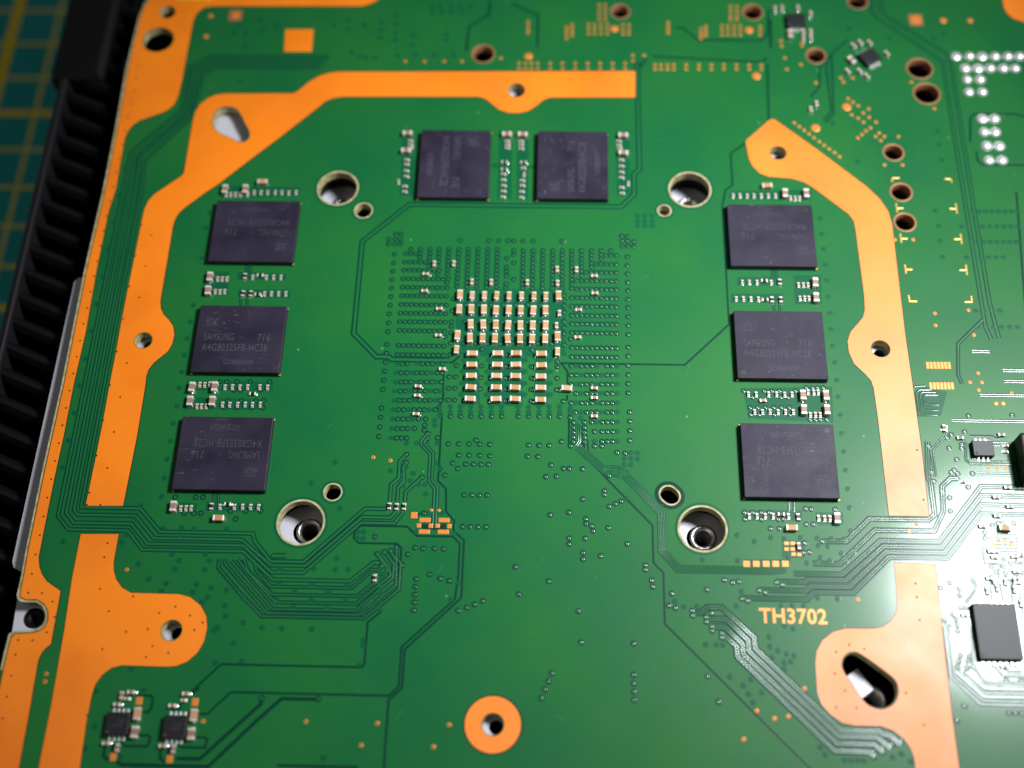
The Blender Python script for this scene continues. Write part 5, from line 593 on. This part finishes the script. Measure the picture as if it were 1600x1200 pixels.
part("adhesive_pad", x.mesh("adhesive_pad", ["yellow_pad"]), (-60.6, 72.0, 0.01))
# fine scratches in the solder mask
x = MB()
for k in range(46):
    sx, sy = random.uniform(-62, 70), random.uniform(-62, 66)
    a, ln = random.choice((0.4, 0.9, 2.2, 1.5)) + random.gauss(0, 0.25), random.uniform(0.5, 2.6)
    if any((sx - hx) ** 2 + (sy - hy) ** 2 < (hr + 3) ** 2 for hx, hy, hr in HOLES) or any(inside((sx, sy), c_) for c_ in COPPER): continue
    pts = [(sx + math.cos(a) * ln * t, sy + math.sin(a) * ln * t + 0.12 * math.sin(t * 2.5)) for t in (0, 0.35, 0.7, 1)]
    x.ribbon(pts, [(-0.028, 0.0026), (0.028, 0.0030)], 0)
o = bpart("scratches", x, ["mask_scratch"]); o["kind"] = "stuff"

# solder joints of the connector
x = MB(); x.lathe(0, 0, [(0.95, 0.0), (0.90, 0.14), (0.70, 0.36), (0.42, 0.52), (0.15, 0.58)], 20, cap=True)
jm = x.mesh("solder_joint", ["solder"])
for (jx, jy) in JOINTS:
    o = part("solder_joint", jm, (jx, jy, 0), random.uniform(0, 6)); s = random.uniform(0.98, 1.12); o.scale = (s, s, random.uniform(0.7, 1.1))

# ------------------------------------------------------------------ chip capacitors and resistors
def chip_meshes(L, W, H, body, nm):
    b_ = MB(); b_.box(-L / 2 * 0.99, L / 2 * 0.99, -W / 2, W / 2, 0.03, H, 0, 0.05)
    t = MB(); e = (0.25 if body in ("ceramic_brown", "resistor_black") else 0.16 if L > 1.2 else 0.24) * L
    t.box(-e, 0.02, -W / 2 - 0.018, W / 2 + 0.018, 0.02, H + 0.018, 0, 0.06)
    hw = W / 2 * 1.0; ex = 0.24 * min(1, L)
    t.add([(0.01, -hw, 0.01), (ex, -hw * 1.05, 0.01), (ex, hw * 1.05, 0.01), (0.01, hw, 0.01), (0.015, -hw * 0.9, H * 0.62), (ex * 0.4, -hw * 0.9, H * 0.18), (ex * 0.4, hw * 0.9, H * 0.18), (0.015, hw * 0.9, H * 0.62)],
          [(4, 5, 6, 7), (5, 1, 2, 6), (0, 1, 5, 4), (3, 7, 6, 2)], 1, True)
    return b_.mesh(nm, [body]), t.mesh("terminal", ["tin", "fillet"]), L / 2
def tiny_mesh(L, W, H, body, nm):
    b_ = MB(); e = 0.26 * L
    b_.box(-L / 2 + e * 0.9, L / 2 - e * 0.9, -W / 2 * 0.94, W / 2 * 0.94, 0.02, H * 0.95, 0)
    for s in (-1, 1):
        x0, x1 = sorted((s * (L / 2 - e), s * L / 2)); b_.box(x0, x1, -W / 2, W / 2, 0.0, H, 1, 0.035)
        xa, xb = sorted((s * L / 2 * 0.98, s * (L / 2 + 0.17))); b_.box(xa, xb, -W / 2 * 1.05, W / 2 * 1.05, 0.0, 0.09, 2, 0.03)
    return b_.mesh(nm, [body, "tin", "solder"])
KIND = {'c16': (1.62, 0.86, 0.78, "ceramic_tan", "capacitor"), 'c14': (1.38, 0.72, 0.74, "ceramic_tan", "capacitor"), 'c10': (1.0, 0.5, 0.48, "ceramic_pale", "capacitor"),
        'm16': (1.6, 0.86, 0.8, "ceramic_brown", "capacitor"), 'r10': (1.0, 0.52, 0.36, "resistor_black", "resistor"), 't08': (0.66, 0.40, 0.34, "ceramic_pale", "capacitor")}
for key, lst in PARTS.items():
    kd, ori = key[:-1], key[-1]
    L, W, H, bm_, nm = KIND[kd]
    if kd == 't08': tm = tiny_mesh(L, W, H, bm_, nm)
    else: bme, tme, hl = chip_meshes(L, W, H, bm_, nm)
    for (cx, cy) in lst:
        ang = (math.pi / 2 if ori == 'V' else 0) + random.gauss(0, 0.034)
        if 40 < cx and cy > 50 and cx < 66 and cy < 66 and cx > 58: ang += 0.55
        jx, jy = random.gauss(0, 0.02), random.gauss(0, 0.02)
        if kd == 't08': part(nm, tm, (cx + jx, cy + jy, 0), ang); continue
        o = part(nm, bme, (cx + jx, cy + jy, 0), ang)
        for s in (-1, 1):
            link("terminal", tme, o, (s * hl, 0, 0), 0 if s > 0 else math.pi)

# ------------------------------------------------------------------ memory chips
LBL = {'L1': ("memory chip at the upper end of the column beside the copper strip", math.pi, ("HC70-WEZS", "K4G80325FB-HC28", "SAMSUNG", "716")),
       'L2': ("memory chip with a scuffed corner, middle of its column", 0, ("GZSB0WABM", "K4G80325FB-HC28", "SAMSUNG", "716")),
       'L3': ("darkest memory chip, lowest of its column", math.pi, ("GZSAW0IR", "K4G80325FB-HC28", "SAMSUNG", "716")),
       'R1': ("memory chip with a faint worn marking", math.pi, ("GZWBW0IN", "K4G80325FB-HC28", "SAMSUNG", "716")),
       'R2': ("memory chip with a greyish top and worn marking", 0, ("GZSB0WABM", "K4G80325FB-HC28", "SAMSUNG", "716")),
       'R3': ("memory chip speckled with white dust", math.pi, ("GZSAW0IR", "K4G80325FB-HC28", "SAMSUNG", "716")),
       'T1': ("memory chip with lettering running down its top", -math.pi / 2, ("GZ007400", "K4G80325FB-HC28", "SAMSUNG", "716")),
       'T2': ("memory chip with lettering running up its top", math.pi / 2, ("VZ0Z00WT", "K4G80325FB-HC28", "SAMSUNG", "716"))}
HC = 1.1
mold = MB(); mold.box(-7, 7, -6, 6, 0.42, HC, 0, 0.09)
mold_me = mold.mesh("memory_chip", ["mould"])
bs = MB(); bs.box(-7.06, 7.06, -6.06, 6.06, 0.24, 0.40, 0)
base_me = bs.mesh("substrate", ["chip_base"])
ball = MB()
for k in range(14): ball.lathe(-6.1 + 12.2 * k / 13, -5.2, [(0.12, 0.0), (0.26, 0.12), (0.12, 0.24)], 8)
for k in range(12): ball.lathe(6.1, -5.0 + 10.0 * k / 11, [(0.12, 0.0), (0.26, 0.12), (0.12, 0.24)], 8)
ball_me = ball.mesh("solder_balls", ["solder"])
core = MB(); core.box(-6.4, 6.4, -5.6, 5.6, 0.004, 0.24)  # dark box standing in for the shade in the gap under the chip
core_me = core.mesh("gap_shade", ["chip_base"])
cp = MB(); cp.box(-0.16, 0.16, -0.16, 0.16, 0.25, 0.43, 0, 0.02)
cp_me = cp.mesh("corner_pad", ["gold"])
dot = MB(); dot.lathe(0, 0, [(0.42, HC + 0.003), (0.36, HC + 0.004)], 24, cap=True)
dot_me = dot.mesh("pin_mark", ["mould_black"])
for key, (cx, cy) in CHIPS.items():
    label, ang, (t_small, t_part, t_brand, t_date) = LBL[key]
    c = part("memory_chip", mold_me, (cx, cy, 0), ang)
    c["label"] = label
    link("substrate", base_me, c); link("gap_shade", core_me, c)
    sb = link("solder_balls", ball_me, c); sb["kind"] = "stuff"
    for qx, qy in ((6.95, -5.95), (6.95, 5.95), (-6.95, -5.95), (-6.95, 5.95)):
        if random.random() < 0.8: link("corner_pad", cp_me, c, (qx, qy, 0))
    mk = "marking" if key in ("L2", "T1", "T2") else "marking_dark" if key[0] == "L" else "marking_worn"
    for txt, w, h, tx_, ty_ in ((t_brand, 4.7, 1.25, -5.6, -0.35), (t_date, 2.0, 1.25, 2.9, -0.35), (t_part, 10.2, 1.3, -5.6, -2.25), (t_small, 4.6, 0.85, -2.0, -4.6), ("ABC", 2.3, 0.55, -5.5, 3.2), ("0716", 2.3, 0.55, -5.5, 2.4)):
        if txt in ("ABC", "0716"): continue
        me = text_mesh(txt, w, h, -0.006, 1.12)
        me.materials.append(MATS[mk])
        link("marking", me, c, (tx_, ty_, HC + 0.004))
    # square data mark above the brand name, a field of small dots
    dm = MB()
    rr = random.Random(key)
    for gx in range(12):
        for gy in range(9):
            if rr.random() < 0.42:
                px_, py_ = -5.6 + gx * 0.17, 2.3 + gy * 0.17
                dm.add([(px_, py_, HC + 0.004), (px_ + 0.14, py_, HC + 0.004), (px_ + 0.14, py_ + 0.14, HC + 0.004), (px_, py_ + 0.14, HC + 0.004)], [(0, 1, 2, 3)])
    o = build("data_mark", dm, [mk], c); o["kind"] = "stuff"
    link("pin_mark", dot_me, c, (-6.0, -5.0, 0))

# ------------------------------------------------------------------ smaller chips
def small_chip(cx, cy, w, h, H, label, rz_=0.0, leads=0, lead_sides=True, pitch=0.65, mark=None):
    x = MB(); x.box(-w / 2, w / 2, -h / 2, h / 2, 0.08, H, 0, 0.08)
    c = part("small_chip", x.mesh("small_chip", ["mould_black"]), (cx, cy, 0), rz_)
    c["label"] = label
    ld = MB(); ld.box(-0.16, 0.16, 0.0, 0.62, 0.01, 0.13, 0, 0.03); ld.box(-0.14, 0.14, -0.05, 0.18, 0.10, 0.36, 0, 0.04)
    lm = ld.mesh("lead", ["solder"])
    for k in range(leads):
        xx = (k - (leads - 1) / 2) * pitch
        link("lead", lm, c, (xx, h / 2, 0)); link("lead", lm, c, (xx, -h / 2, 0), math.pi)
    x = MB(); x.lathe(0, 0, [(0.2, H + 0.003), (0.15, H + 0.004)], 16, cap=True)
    link("pin_mark", x.mesh("pin_mark", ["marking_dark"]), c, (-w / 2 + 0.45, -h / 2 + 0.45, 0))
    if mark:
        for t, ww, hh, tx_, ty_ in mark:
            me = text_mesh(t, ww, hh); me.materials.append(MATS["marking_dark"])
            link("marking", me, c, (tx_, ty_, H + 0.004))
    return c
mk8 = (("708", 1.0, 0.42, -0.1, 0.15), ("5D4A", 1.3, 0.42, -0.5, -0.45))
small_chip(-52.15, -60.2, 3.2, 3.15, 0.85, "small eight lead chip near the wide copper strip", 0, 4, True, 0.66, mk8)
small_chip(-44.15, -60.45, 3.2, 3.15, 0.85, "small eight lead chip beside the long bare trace", 0, 4, True, 0.66, mk8)
small_chip(69.95, -44.7, 6.0, 8.0, 1.0, "large black chip in the glare at the board side", 0, 7, True, 0.8)
small_chip(71.9, -16.7, 3.1, 2.5, 0.9, "small square chip with bright traces around it", 0, 3, True, 0.7)
small_chip(50.2, 67.1, 3.4, 3.0, 0.9, "blurred small chip near the far edge of the board", 0, 4, True, 0.6)
small_chip(62.6, 58.8, 3.2, 3.0, 0.9, "blurred small chip turned at an angle", 0.55, 4, True, 0.6)
x = MB(); x.box(-3.5, 3.5, -3.6, 3.6, 0.05, 3.2, 0, 0.35)
c = part("power_inductor", x.mesh("power_inductor", ["mould_black"]), (80.2, -18.6, 0))
x = MB(); x.box(-0.5, 0.5, -0.35, 0.15, 0.01, 1.4, 0, 0.06)
tmi = x.mesh("terminal", ["tin"])
for s in (-1, 1): link("terminal", tmi, c, (-2.4, s * 3.55, 0))
